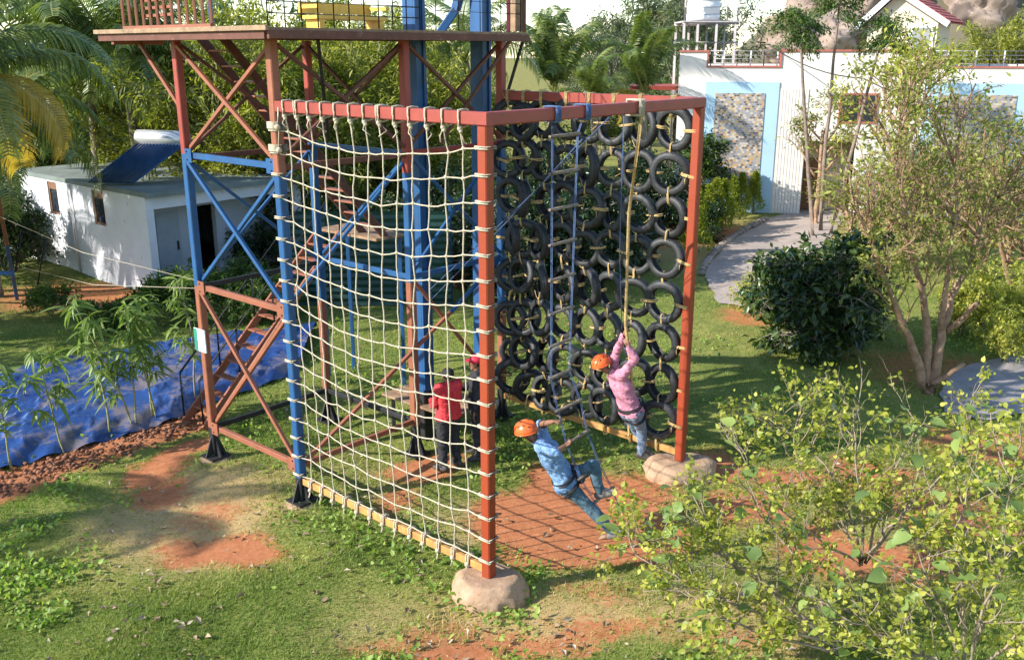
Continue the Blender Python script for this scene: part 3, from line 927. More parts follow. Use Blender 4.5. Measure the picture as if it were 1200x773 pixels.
# ================================================================== ROPE NET
net = thing('climbing_net', 'pale rope climbing net strung between the blue tower leg and the red front post', 'net', P(0, 1.85, 0.3))
rng = np.random.default_rng(21)
NV = [3.42, 3.17, 2.92, 2.66, 2.40, 2.13, 1.87, 1.62, 1.35, 1.10, 0.83, 0.57, 0.32]
NZ = [5.33 - 0.287 * k for k in range(18)]
def sagf(v):                       # 0 at both posts, 1 in the middle
    t = v / Lv
    return 4 * t * (1 - t)
def netp(v, z, r=None):
    k = (z - 0.4) / 5.2
    s = sagf(v)
    zz = z - s * 0.19 * (0.35 + 0.65 * math.sin(math.pi * min(1, max(0, 1 - k * 0.75))))
    u = -0.10 * s * math.sin(math.pi * k) 
    return u, v, zz
jit = rng.normal(0, 1, (len(NV) + 2, len(NZ) + 2, 2))
def node(i, j):
    v, z = NV[i], NZ[j]
    u, v, z = netp(v, z)
    return P(u, v + jit[i, j, 0] * 0.014, z + jit[i, j, 1] * 0.016)
RV = 0.0088
BOT = 0.34
for i, v in enumerate(NV):
    mb = MB()
    c = P(0, v, H_BEAM - 0.075)
    # wrap round the top beam
    n_wr = 2 if i in (1, 7) else 1
    for w in range(n_wr):
        dv = (w - (n_wr - 1) / 2) * 0.035
        loop = []
        for (du, dz) in ((-0.075, -0.085), (-0.077, 0), (-0.075, 0.08), (0, 0.086), (0.075, 0.08), (0.077, 0), (0.075, -0.085), (0, -0.10), (-0.075, -0.085)):
            loop.append(P(du, v + dv, H_BEAM - 0.075 + dz))
        mb.tube(loop, 0.0125, 6)
    kn = P(-0.055, v, H_BEAM - 0.185)
    pts = [P(-0.06, v, H_BEAM - 0.165)]
    prev = None
    nodes = [node(i, j) for j in range(len(NZ))]
    allp = [kn] + nodes + [P(-0.02, v, BOT + 0.03)]
    for a_, b_ in zip(allp[:-1], allp[1:]):
        pts.append(a_)
        off = Vector((AV[0], AV[1], 0)) * rng.normal(0, 0.010)
        pts.append((a_ + b_) / 2 + off)
    pts.append(allp[-1])
    mb.tube(pts, RV, 6)
    o = mb.build('upright_rope', M_ROPE, net)
    kb = MB()
    kb.ball(kn, (0.032, 0.026, 0.034), 7, 5); kb.ball(kn + Vector((0.01, 0, -0.03)), (0.024, 0.03, 0.025), 7, 5)
    kb.tube([kn, kn + Vector((rng.normal(0, 0.03), -0.01, -0.09)), kn + Vector((rng.normal(0, 0.04), 0, -0.16))], 0.008, 5)
    kb.build('knot', M_ROPE, o)
    kb = MB()
    for w in (-0.02, 0.015):
        loop = [P(du, v + w, BOT - 0.0 + dz) for du, dz in ((-0.045, -0.07), (-0.048, 0), (-0.045, 0.06), (0, 0.065), (0.045, 0.06), (0.045, -0.07), (0, -0.075), (-0.045, -0.07))]
        kb.tube(loop, 0.012, 5)
    kb.ball(P(-0.045, v, BOT - 0.065), (0.035, 0.03, 0.035), 7, 5)
    kb.tube([P(-0.045, v, BOT - 0.065), P(-0.07, v + rng.normal(0, 0.02), BOT - 0.17)], 0.011, 5)
    kb.build('knot', M_ROPE, o)
kb = MB(); kb.ball((0, 0, 0), (0.021, 0.021, 0.023), 6, 4); knot_me = kb.mesh('knot', M_ROPE)
for j, z in enumerate(NZ):
    mb = MB()
    pts = [P(-0.082, Lv - 0.02, z + 0.0)]
    nodes = [node(i, j) for i in range(len(NV))]
    allp = pts + nodes + [P(-0.079, 0.02, z)]
    path = []
    for a_, b_ in zip(allp[:-1], allp[1:]):
        path.append(a_); path.append((a_ + b_) / 2 + Vector((0, 0, -0.006 + rng.normal(0, 0.005))))
    path.append(allp[-1])
    mb.tube(path, RV, 6)
    for (vv, hw) in ((Lv, 0.075), (0, 0.079)):
        for w in range(2):
            zz = z + (w - 0.5) * 0.022
            mb.tube([P(-hw, vv - hw, zz), P(hw, vv - hw, zz), P(hw, vv + hw, zz), P(-hw, vv + hw, zz), P(-hw, vv - hw, zz)], 0.0100, 6)
    o = mb.build('cross_rope', M_ROPE, net)
    for i in range(len(NV)):
        place('knot', knot_me, o, node(i, j) - net.location, None, float(rng.uniform(0.85, 1.2)))
for (v, dz) in ((Lv - 0.09, 0.02), (Lv - 0.09, -0.27)):
    mb = MB()
    for w in range(5):
        zz = 5.33 + dz + w * 0.018
        mb.tube([P(-0.085, Lv - 0.08, zz), P(0.08, Lv - 0.08, zz), P(0.08, Lv + 0.08, zz), P(-0.085, Lv + 0.08, zz), P(-0.085, Lv - 0.08, zz)], 0.012, 6)
    mb.ball(P(-0.09, Lv - 0.14, 5.35 + dz), 0.04, 8, 6)
    mb.tube([P(-0.06, Lv - 0.15, 5.62), P(-0.09, Lv - 0.14, 5.35 + dz)], 0.012, 6)
    mb.build('lashing', M_ROPE, net)

# ================================================================== TYRE WALL
wall = thing('tyre_wall', 'wall of black tyres lashed together with yellow rope inside the red frame', 'tyre wall', P(Bu, 1.84, 0.3))
def tyre_mesh(seed):
    Ro, Ri, W = 0.300, 0.188, 0.135
    prof = [(Ri, -W * 0.38), (Ri + 0.018, -W * 0.47), (Ri + 0.05, -W * 0.5), (Ro - 0.028, -W * 0.44), (Ro - 0.008, -W * 0.3), (Ro, -W * 0.12), (Ro - 0.006, -W * 0.03),
            (Ro - 0.006, W * 0.03), (Ro, W * 0.12), (Ro - 0.008, W * 0.3), (Ro - 0.028, W * 0.44), (Ri + 0.05, W * 0.5), (Ri + 0.018, W * 0.47), (Ri, W * 0.38), (Ri + 0.03, W * 0.33), (Ro - 0.03, W * 0.28), (Ro - 0.03, -W * 0.28), (Ri + 0.03, -W * 0.33)]
    seg = 40; n = len(prof)
    vs = []
    rg = np.random.default_rng(seed)
    ph = rg.uniform(0, 6.28, 3)
    for k in range(seg):
        a = 2 * math.pi * k / seg
        wob = 1 + 0.02 * math.sin(2 * a + ph[0]) + 0.008 * math.sin(3 * a + ph[1])
        sh = 0.012 * math.sin(2 * a + ph[2])
        tr = 0.006 if k % 2 else 0.0
        for r, w in prof:
            rr = r * wob - (tr if r > Ro - 0.01 else 0)
            vs.append(Vector((w + sh, math.cos(a) * rr, math.sin(a) * rr)))
    fs = [(k * n + j, k * n + (j + 1) % n, ((k + 1) % seg) * n + (j + 1) % n, ((k + 1) % seg) * n + j) for k in range(seg) for j in range(n)]
    mb = MB(); mb.add(vs, fs, 0, True)
    return mb.mesh('tyre', M_TYRE)
tmesh = [tyre_mesh(s) for s in range(5)]
def lash_mesh(seed, gap, wraps=3):
    """rope wound about two neighbouring tyre rims, long axis Y"""
    rg = np.random.default_rng(seed)
    mb = MB()
    for w in range(wraps):
        z = (w - (wraps - 1) / 2) * 0.0145 + rg.normal(0, 0.0015)
        x = 0.072; y = gap * rg.uniform(0.9, 1.05)
        t = rg.normal(0, 0.007, 2)
        lp = [Vector((x * math.copysign(abs(math.cos(a)) ** 0.5, math.cos(a)), y * math.copysign(abs(math.sin(a)) ** 0.6, math.sin(a)), z + t[0] * math.sin(a))) for a in np.linspace(0, 2 * math.pi, 13)]
        mb.tube(lp, 0.0088, 5)
    if seed % 2:
        e0 = Vector((-0.078, rg.uniform(-0.03, 0.03), 0))
        mb.ball(e0, (0.017, 0.024, 0.022), 6, 4)
        mb.tube([e0, e0 + Vector((-0.01, 0.02, -0.05)), e0 + Vector((0, 0.02 + rg.normal(0, 0.03), -0.12))], 0.006, 4)
    return mb.mesh('lashing', M_JUTE)
lmesh = [lash_mesh(s, 0.125, 3 if s < 2 else 2) for s in range(4)]
lend = [lash_mesh(10 + s, 0.13) for s in range(2)]
TZ = [5.25, 4.62, 3.99, 3.35, 2.69, 2.04, 1.39, 0.80]
TVv = [0.40, 0.91, 1.40, 1.88, 2.32, 2.74, 3.13, 3.46]
rg = np.random.default_rng(33)
W0 = wall.location
cent = {}
def wall_rot(extra_x=0, extra_z=0, spin=0):
    return (Matrix.Rotation(TH + extra_z, 4, 'Z') @ Matrix.Rotation(extra_x, 4, 'Y') @ Matrix.Rotation(spin, 4, 'X')).to_quaternion()
for j, z in enumerate(TZ):
    for i, v in enumerate(TVv):
        far = max(0, (v - 1.3) / 2.2)
        low = max(0, (3.4 - z) / 3)
        wob = 0.02 + 0.05 * far * (0.4 + low)
        dz = -0.16 * far * low + rg.normal(0, wob * 0.8)
        dv = rg.normal(0, wob * 0.7) - 0.04 * low * far
        du = rg.normal(0, 0.03 + 0.03 * far) + (0.05 * far if (i + j) % 2 else -0.05 * far)
        c = P(Bu + du, v + dv, max(0.70, z + dz))
        cent[i, j] = (v + dv, c.z, du)
        tz = rg.normal(0, 0.16 + 0.32 * far); tx = rg.normal(0, 0.06 + 0.14 * far * (0.3 + low))
        place('tyre', tmesh[(i * 3 + j * 5) % 5], wall, c - W0, wall_rot(tx, tz, rg.uniform(0, 6.28)), rg.uniform(1.02, 1.12))
for j in range(len(TZ)):
    for i in range(len(TVv) + 1):
        if i == 0: a_ = (0.0, cent[0, j][1] - 0.02, 0); b_ = cent[0, j]; mv = 0.085; me = lend[j % 2]
        elif i == len(TVv): a_ = cent[i - 1, j]; b_ = (Lv, cent[i - 1, j][1], 0); mv = Lv - 0.07; me = lend[j % 2]
        else: a_ = cent[i - 1, j]; b_ = cent[i, j]; mv = (a_[0] + b_[0]) / 2; me = lmesh[(i + j) % 4]
        c = P(Bu + (a_[2] + b_[2]) / 2, mv, (a_[1] + b_[1]) / 2 + rg.normal(0, 0.015))
        tilt = math.atan2(b_[1] - a_[1], b_[0] - a_[0])
        q = (Matrix.Rotation(TH, 4, 'Z') @ Matrix.Rotation(tilt + rg.normal(0, 0.1), 4, 'X')).to_quaternion()
        place('lashing', me, wall, c - W0, q)
for i in range(len(TVv)):
    for j in range(len(TZ) + 1):
        if j == 0: zt, vt, ut = 5.56, cent[i, 0][0], 0
        elif j == len(TZ): zt, vt, ut = 0.44, cent[i, j - 1][0], 0
        else:
            a_, b_ = cent[i, j - 1], cent[i, j]; zt, vt, ut = (a_[1] + b_[1]) / 2, (a_[0] + b_[0]) / 2, (a_[2] + b_[2]) / 2
        q = (Matrix.Rotation(TH, 4, 'Z') @ Matrix.Rotation(math.pi / 2 + rg.normal(0, 0.12), 4, 'X')).to_quaternion()
        place('lashing', lmesh[(i + 2 * j) % 4], wall, P(Bu + ut, vt, zt) - W0, q, (1, 1.0 if 0 < j < len(TZ) else 1.25, 0.8))
    # band of cloth round the top beam
    mb = MB()
    vt = cent[i, 0][0]
    for w in range(3):
        o_ = vt + (w - 1) * 0.02
        mb.tube([P(Bu + a, o_, H_BEAM - 0.078 + b) for a, b in ((-0.075, -0.085), (-0.075, 0.083), (0.075, 0.083), (0.075, -0.085), (-0.075, -0.085))], 0.011, 5)
    mb.build('beam_wrap', M_JUTE, wall)

# ================================================================== ROPE LADDER, ROPES
lad = thing('rope_ladder', 'blue rope ladder with wooden rungs pulled aside by the man in blue', 'rope ladder', P(1.4, 0, 0.3))
lrz = [5.37, 4.95, 4.53, 4.11, 3.68, 3.26, 2.85, 2.44]
rungs = [(P(1.13 + 0.005 * k, 0, z), P(1.64 - 0.012 * k, 0.02, z)) for k, z in enumerate(lrz)]
rungs += [(at(654, 481, 11.35), at(680, 469, 11.62)), (at(664, 520, 11.35), at(688, 505, 11.62)), (at(680, 560, 11.33), at(702, 542, 11.6)), (at(697, 588, 11.3), at(717, 572, 11.6))]
for side in (0, 1):
    top = P(1.13 if side == 0 else 1.70, 0, H_BEAM)
    for w in (-0.012, 0.012):
        mb = MB()
        s = SIDE * w
        ends = [r[side] for r in rungs]
        last = at(722, 628, 11.15) if side == 0 else at(732, 612, 11.4)
        mb.tube([top + s + Vector((0, 0, -0.16))] + [q + s for q in ends] + [last], 0.0045, 5)
        mb.build('side_rope', M_BROPE, lad)
    mb = MB()
    for w in range(5):
        o_ = SIDE * (w - 2) * 0.02
        c = Vector((top.x, top.y, H_BEAM - 0.077))
        lp = [c + o_ + Vector((AV[0], AV[1], 0)) * a_ + Vector((0, 0, b_)) for a_, b_ in ((-0.085, -0.083), (-0.085, 0.083), (0.085, 0.083), (0.085, -0.083), (-0.085, -0.083))]
        mb.tube(lp, 0.011, 5)
    mb.build('beam_wrap', M_BROPE, lad)
for k, (a_, b_) in enumerate(rungs):
    d = (b_ - a_).normalized()
    mb = MB(); mb.tube([a_ - d * 0.05, a_, (a_ + b_) / 2, b_, b_ + d * 0.05], [0.019, 0.022, 0.021, 0.022, 0.018], 8)
    mb.build('rung', mat('grey_rung_wood', (0.19, 0.15, 0.115), 0.85, 0.35, 12.0, bump=0.4), lad)
mb = MB(); mb.tube([at(722, 628, 11.15), at(728, 622, 11.25), at(733, 615, 11.35)], 0.02, 6); mb.build('stirrup', M_BLACK, lad)

cr = thing('climbing_rope', 'thick pale climbing rope hanging from the front beam to the man in pink', 'rope', P(2.81, 0, 0.3))
topc = P(2.81, 0, H_BEAM - 0.077)
mb = MB()
for w in range(3):
    lp = [topc + SIDE * (w - 1) * 0.04 + Vector((AV[0], AV[1], 0)) * a_ + Vector((0, 0, b_)) for a_, b_ in ((-0.10, -0.09), (-0.10, 0.095), (0.10, 0.095), (0.10, -0.09), (-0.10, -0.09))]
    mb.tube(lp, 0.02, 6)
mb.build('beam_wrap', M_ROPE, cr)
mb = MB()
rp = [topc + Vector((-AV[0], -AV[1], 0)) * 0.10 + Vector((0, 0, -0.08)), at(737, 250, 13.0), at(733, 380, 13.3), at(736, 403, 13.35), at(741, 450, 13.42), at(745, 485, 13.5)]
mb.tube(rp, 0.022, 8)
for k in range(60):
    q = rp[0].lerp(rp[1], k / 60); 
mb.build('strand', M_JUTE, cr)
mb = MB(); mb.tube([P(2.60, 0.03, H_BEAM - 0.16), at(726, 300, 13.1), at(729, 385, 13.4)], 0.007, 5); mb.build('safety_line', M_BROPE, cr)

sl = thing('belay_line', 'thin blue belay line slanting from the front beam towards the tower', 'rope', P(2.45, 0.03, 5.5))
mb = MB(); mb.tube([P(2.3, 0.0, 5.56), P(2.2, 1.4, 4.3), P(2.3, 3.3, 2.8)], 0.008, 5)
mb.tube([P(1.7, 0.0, 5.3), P(1.9, 1.4, 4.1), P(2.26, 3.3, 2.6)], 0.008, 5)
mb.build('line', M_BROPE, sl)

# ================================================================== PEOPLE
SKIN = mat('brown_skin', (0.23, 0.115, 0.07), 0.55, 0.12, 10.0, bump=0.05)
M_SHOE = mat('dark_shoe', (0.035, 0.03, 0.03), 0.6, 0.3, 20.0, second=(0.09, 0.08, 0.075), bump=0.2)
M_GSHOE = mat('grey_shoe', (0.12, 0.11, 0.11), 0.7, 0.3, 20.0, second=(0.25, 0.23, 0.22), bump=0.2)
M_HAIR = mat('black_hair', (0.012, 0.011, 0.010), 0.6, 0.3, 40.0, bump=0.5, bscale=120)
M_HELM = mat('orange_helmet', (0.72, 0.13, 0.03), 0.32, 0.08, 6.0, bump=0.02)
M_STRAP = mat('black_webbing', (0.02, 0.02, 0.022), 0.7, 0.3, 30.0, bump=0.2)
M_PINK = mat('pink_shirt', (0.50, 0.18, 0.26), 0.85, 0.12, 9.0, second=(0.58, 0.27, 0.35), bump=0.5, bscale=28)
M_JEANS = mat('light_jeans', (0.12, 0.18, 0.28), 0.85, 0.25, 14.0, second=(0.24, 0.31, 0.41), bump=0.5, bscale=28)
M_DJEANS = mat('teal_jeans', (0.035, 0.085, 0.12), 0.85, 0.3, 14.0, second=(0.10, 0.17, 0.22), bump=0.5, bscale=28)
M_CHECK = mat('blue_print_shirt', (0.10, 0.22, 0.44), 0.85, 0.2, 22.0, second=(0.22, 0.37, 0.58), spots=(0.50, 0.60, 0.70), spot_at=0.60, bump=0.5, bscale=28)
M_REDJ = mat('red_jacket', (0.55, 0.02, 0.03), 0.7, 0.15, 9.0, second=(0.66, 0.05, 0.06), bump=0.5, bscale=24)
M_BLKCL = mat('black_cloth', (0.018, 0.018, 0.022), 0.85, 0.3, 12.0, second=(0.04, 0.04, 0.046), bump=0.5, bscale=28)
M_REDCAP = mat('red_cap', (0.50, 0.02, 0.05), 0.6, 0.15, 9.0, bump=0.1)
M_EYE = mat('dark_eye', (0.01, 0.008, 0.008), 0.2, 0.1)

def capsule(mb, a, b, r0, r1, n=12):
    a = Vector(a); b = Vector(b); d = b - a
    if d.length < 1e-5:
        mb.ball(a, max(r0, r1), n, 8); return
    dn = d.normalized()
    pts, rad = [], []
    for k in range(5):
        t = math.pi / 2 * (1 - k / 4.0)
        pts.append(a - dn * (r0 * math.sin(t))); rad.append(max(1e-4, r0 * math.cos(t)))
    for k in range(5):
        t = math.pi / 2 * k / 4.0
        pts.append(b + dn * (r1 * math.sin(t))); rad.append(max(1e-4, r1 * math.cos(t)))
    mb.tube(pts, rad, n)

def person(label, loc, J, wear, head_fwd, head_up, helmet=None, hair=True, group=None, grip=None, palm=None, belt=True, chest_fwd=None, voxel=0.0085, cap=None, bulk=1.1):
    """J holds joints in world space (neck, head, sL eL wL sR eR wR, hL kL aL tL, hR kR aR tR).
    wear maps region -> (part name, material); grip: direction of the thing held by each hand"""
    root = thing('person', label, 'person', loc, group)
    segs = []                                   # a, b, r0, r1, region
    pel = (J['hL'] + J['hR']) / 2; sh = (J['sL'] + J['sR']) / 2
    up = (sh - pel).normalized()
    acr = (J['sR'] - J['sL']); acr = (acr - up * acr.dot(up)).normalized()
    fw = chest_fwd.normalized() if chest_fwd is not None else up.cross(acr) * -1
    fw = (fw - up * fw.dot(up) - acr * fw.dot(acr))
    if fw.length < 0.1: fw = acr.cross(up)
    fw.normalize()
    hf = (head_fwd - head_up.normalized() * head_fwd.dot(head_up.normalized())).normalized(); hu = head_up.normalized(); hs = hf.cross(hu)
    bk_ = {'shirt': bulk, 'pants': bulk * 1.06}
    def S(a, b, r0, r1, reg): segs.append((Vector(a), Vector(b), r0 * bk_.get(reg, 1), r1 * bk_.get(reg, 1), reg))
    waist = pel.lerp(sh, 0.38); chest = pel.lerp(sh, 0.74)
    for sgn in (-1, 1):
        S(pel + acr * 0.075 * sgn, waist + acr * 0.065 * sgn, 0.115, 0.100, 'pants' if sgn else '')
        S(waist + acr * 0.065 * sgn, chest + acr * 0.085 * sgn, 0.102, 0.112, 'shirt')
        S(chest + acr * 0.085 * sgn, sh + acr * 0.105 * sgn - up * 0.02, 0.108, 0.072, 'shirt')
    S(J['sL'], J['sR'], 0.066, 0.066, 'shirt')
    S(sh - up * 0.02, J['neck'], 0.075, 0.052, 'shirt')
    S(J['neck'], J['head'] - hu * 0.05, 0.053, 0.052, 'skin')
    # head: skull, jaw, nose, ears
    S(J['head'] + hu * 0.022 - hf * 0.015, J['head'] + hu * 0.022 + hf * 0.018, 0.088, 0.082, 'skin')
    S(J['head'] - hu * 0.045 + hf * 0.025, J['head'] - hu * 0.085 + hf * 0.048, 0.062, 0.036, 'skin')
    S(J['head'] + hf * 0.095 + hu * 0.005, J['head'] + hf * 0.108 - hu * 0.022, 0.010, 0.016, 'skin')
    for sgn in (-1, 1):
        S(J['head'] + hs * 0.083 * sgn + hu * 0.015 - hf * 0.01, J['head'] + hs * 0.088 * sgn - hu * 0.02, 0.014, 0.012, 'skin')
    for s in 'LR':
        sl = wear.get('sleeve', 1.0)
        S(J['s' + s], J['e' + s], 0.058, 0.045, 'shirt')
        m = J['e' + s].lerp(J['w' + s], 0.3)
        reg = 'shirt' if sl >= 1 else 'skin'
        S(J['e' + s], m, 0.045, 0.046, reg if sl >= 1 else ('shirt' if sl > 0.5 else 'skin')); S(m, J['w' + s], 0.046, 0.032, reg)
        S(J['h' + s], J['k' + s], 0.098, 0.062, 'pants')
        m = J['k' + s].lerp(J['a' + s], 0.3)
        S(J['k' + s], m, 0.062, 0.060, 'pants'); S(m, J['a' + s], 0.060, 0.043, 'pants')
        S(pel + (J['h' + s] - pel) * 0.6, J['h' + s], 0.118, 0.112, 'pants')
        # shoe
        an, to = J['a' + s], J['t' + s]
        fd = (to - an); ln = fd.length; fdn = fd.normalized()
        shin = (J['a' + s] - J['k' + s]).normalized()
        dn = (shin - fdn * shin.dot(fdn)).normalized()
        heel = an + dn * 0.055 - fdn * 0.05
        S(an, heel, 0.045, 0.040, 'shoe'); S(heel, an + fdn * (ln * 0.55) + dn * 0.06, 0.042, 0.044, 'shoe'); S(an + fdn * ln * 0.2, an + fdn * (ln * 0.7) + dn * 0.05, 0.046, 0.042, 'shoe')
        S(an + fdn * ln * 0.5 + dn * 0.058, to + dn * 0.045, 0.045, 0.034, 'shoe')
        # hand: palm, four fingers curled round what is held, thumb from the side
        w = J['w' + s]; hd = (w - J['e' + s]).normalized()
        g = grip[s] if grip and s in grip else None
        gax = (g - hd * g.dot(hd)).normalized() if g is not None else (acr - hd * acr.dot(hd)).normalized()
        pn = hd.cross(gax).normalized()
        if palm and s in palm and pn.dot(palm[s]) < 0: pn = -pn
        pc = w + hd * 0.05
        for q in (-1.5, -0.5, 0.5, 1.5):
            S(w + hd * 0.012 + gax * q * 0.012, w + hd * 0.088 + gax * q * 0.020, 0.017, 0.0125, 'skin')
        for q, fl in zip((-1.5, -0.5, 0.5, 1.5), (0.86, 1.0, 0.95, 0.76)):
            b0 = w + hd * 0.088 + gax * q * 0.021
            c1, c2, c3 = (0.35, 1.3, 2.3) if g is not None else (0.2, 0.5, 0.9)
            b1 = b0 + (hd * math.cos(c1) + pn * math.sin(c1)) * 0.042 * fl
            b2 = b1 + (hd * math.cos(c2) + pn * math.sin(c2)) * 0.030 * fl
            b3 = b2 + (hd * math.cos(c3) + pn * math.sin(c3)) * 0.022 * fl
            S(b0, b1, 0.0095, 0.009, 'skin'); S(b1, b2, 0.009, 0.0085, 'skin'); S(b2, b3, 0.0085, 0.0075, 'skin')
        t0 = w + hd * 0.025 + gax * 0.034 + pn * 0.006
        t1 = t0 + (hd * 0.6 + gax * 0.65 + pn * 0.35).normalized() * 0.04
        t2 = t1 + (hd * 0.6 + gax * 0.0 + pn * 0.9).normalized() * 0.034
        S(t0, t1, 0.0125, 0.0105, 'skin'); S(t1, t2, 0.0105, 0.0085, 'skin')
    mb = MB()
    for a, b, r0, r1, reg in segs: capsule(mb, a, b, r0, r1, 12)
    tmp = bpy.data.objects.new('tmp', mb.mesh('tmp', SKIN, loc)); COL.objects.link(tmp)
    md = tmp.modifiers.new('r', 'REMESH'); md.mode = 'VOXEL'; md.voxel_size = voxel; md.use_smooth_shade = True
    ms = tmp.modifiers.new('s', 'SMOOTH'); ms.factor = 0.5; ms.iterations = 3
    dg = bpy.context.evaluated_depsgraph_get()
    me = bpy.data.meshes.new_from_object(tmp.evaluated_get(dg))
    bpy.data.objects.remove(tmp)
    me.name = 'body'; me.materials.clear(); me.materials.append(SKIN)
    nv = len(me.vertices)
    co = np.empty(nv * 3, dtype=np.float32); me.vertices.foreach_get('co', co); co = co.reshape(-1, 3)
    nr = np.empty(nv * 3, dtype=np.float32); me.vertices.foreach_get('normal', nr); nr = nr.reshape(-1, 3)
    best = np.full(nv, 1e9); reg_i = np.zeros(nv, dtype=int)
    names = ['skin', 'shirt', 'pants', 'shoe']
    l0 = np.array(loc)
    for a, b, r0, r1, reg in segs:
        A = np.array(a) - l0; D = np.array(b) - np.array(a); dd = max(1e-9, D @ D)
        t = np.clip(((co - A) @ D) / dd, 0, 1)
        dist = np.linalg.norm(co - (A + t[:, None] * D), axis=1) - (r0 + (r1 - r0) * t)
        m = dist < best
        best[m] = dist[m]; reg_i[m] = names.index(reg)
    # shirt hangs over the trousers a little
    uph = (co + l0 - np.array(pel)) @ np.array(up)
    axd = np.linalg.norm((co + l0 - np.array(pel)) - uph[:, None] * np.array(up), axis=1)
    body_m = (reg_i == 2) & (uph > -0.02) & (axd < 0.235)
    reg_i[body_m] = 1
    body = bpy.data.objects.new('body', me); COL.objects.link(body); body.parent = root
    nf = len(me.polygons)
    fv = np.empty(nf * 4, dtype=np.int32)
    lt = np.empty(nf, dtype=np.int32); me.polygons.foreach_get('loop_total', lt)
    if (lt == 4).all():
        me.loops.foreach_get('vertex_index', fv); fv = fv.reshape(-1, 4)
    else:
        fv = np.array([list(p.vertices)[:4] if len(p.vertices) >= 4 else list(p.vertices) + [p.vertices[-1]] for p in me.polygons])
    for ri, reg in ((1, 'shirt'), (2, 'pants'), (3, 'shoe')):
        if reg not in wear: continue
        nm, mtl = wear[reg]
        inside = (reg_i[fv] == ri).sum(1) >= 3
        sides = [inside]
        if ri == 3:
            fc = co[fv].mean(1)
            mL = np.array((J['aL'] + J['tL']) / 2) - l0; mR = np.array((J['aR'] + J['tR']) / 2) - l0
            isL = np.linalg.norm(fc - mL, axis=1) < np.linalg.norm(fc - mR, axis=1)
            sides = [inside & isL, inside & ~isL]
        for pick in sides:
            ff = fv[pick]
            used, inv = np.unique(ff, return_inverse=True)
            q = co[used]
            w1 = fbm(q[:, 0] * 14 + q[:, 2] * 9, q[:, 1] * 14 - q[:, 2] * 17, 5 + ri) - 0.5
            thick = {1: 0.013, 2: 0.012, 3: 0.006}[ri]
            q2 = q + nr[used] * (thick + w1 * (0.042 if ri < 3 else 0.0))[:, None]
            cm = np_mesh(nm, q2, inv.reshape(-1, 4), mtl, smooth=True)
            o = bpy.data.objects.new(nm, cm); COL.objects.link(o); o.parent = root
            so = o.modifiers.new('t', 'SOLIDIFY'); so.thickness = 0.006; so.offset = -1
    hd = J['head']
    fb = MB()
    for sgn in (-1, 1):
        fb.ball(hd + hs * 0.033 * sgn + hf * 0.090 + hu * 0.012, 0.0095, 8, 6)
    fb.build('eyes', M_EYE, root, origin=loc)
    fb = MB(); fb.tube([hd + hs * 0.026 * k + hf * (0.100 - 0.008 * abs(k)) - hu * 0.052 for k in (-1, -0.4, 0.4, 1)], 0.005, 6)
    fb.build('mouth', mat('lips', (0.20, 0.07, 0.06), 0.5), root, origin=loc)
    if hair:
        fb = MB(); fb.ball(hd + hu * 0.035 - hf * 0.022, (0.096, 0.104, 0.092), 18, 12, axes=(hs, hf, hu))
        for v in fb.v: pass
        fb.build('hair', M_HAIR, root, origin=loc)
    if helmet:
        fb = MB()
        vs = []; seg = 28; rn = 9
        for k in range(rn):
            ph = R(88) * (1 - k / (rn - 1.0)) - R(6)
            for i in range(seg):
                a = 2 * math.pi * i / seg
                rid = 1 + 0.03 * (1 if (i % 7 == 0) else 0)
                vs.append(hd + hu * 0.035 - hf * 0.008 + hs * (0.136 * math.cos(ph) * math.cos(a)) * rid + hf * (0.158 * math.cos(ph) * math.sin(a)) * rid + hu * (0.138 * math.sin(ph)))
        top = len(vs); vs.append(hd + hu * 0.173 - hf * 0.008)
        fs = [(k * seg + i, (k + 1) * seg + i, (k + 1) * seg + (i + 1) % seg, k * seg + (i + 1) % seg) for k in range(rn - 1) for i in range(seg)]
        fs += [(i, (i + 1) % seg, top) for i in range(seg)]
        fb.add(vs, fs, 0, True)
        o = fb.build('helmet', helmet, root, origin=loc)
        so = o.modifiers.new('t', 'SOLIDIFY'); so.thickness = 0.010
        for sg in (-0.055, 0, 0.055):
            rb = MB(); rb.tube([hd + hu * (0.035 + 0.141 * math.sin(t_) * math.sqrt(max(0, 1 - (sg / 0.136) ** 2))) - hf * 0.008 + hs * sg + hf * (0.160 * math.cos(t_) * math.sqrt(max(0, 1 - (sg / 0.136) ** 2))) for t_ in np.linspace(0.35, 2.8, 12)], 0.009, 5)
            rb.build('ridge', helmet, o, origin=loc)
        for sg in (-1, 1):
            for t_ in (0.9, 1.5, 2.1):
                rb = MB(); k_ = math.sqrt(1 - (0.085 / 0.136) ** 2)
                rb.ball(hd + hu * (0.035 + 0.138 * math.sin(t_) * k_) - hf * 0.008 + hs * 0.087 * sg + hf * 0.158 * math.cos(t_) * k_, (0.008, 0.022, 0.010), 8, 5, axes=(hs, hf, hu))
                rb.build('vent', M_STRAP, o, origin=loc)
        fb = MB(); fb.ring(hd + hu * 0.024 - hf * 0.008, hu, 0.146, 0.010, 28, 6, ax=(hs * 0.94, hf * 1.07))
        fb.build('rim', helmet, o, origin=loc)
        fb = MB()
        fb.tube([hd + hs * 0.112 + hu * 0.02, hd + hs * 0.098 - hu * 0.04 + hf * 0.02, hd + hs * 0.04 - hu * 0.115 + hf * 0.05, hd - hu * 0.125 + hf * 0.055, hd - hs * 0.04 - hu * 0.115 + hf * 0.05, hd - hs * 0.098 - hu * 0.04 + hf * 0.02, hd - hs * 0.112 + hu * 0.02], 0.008, 5)
        fb.build('chin_strap', M_STRAP, o, origin=loc)
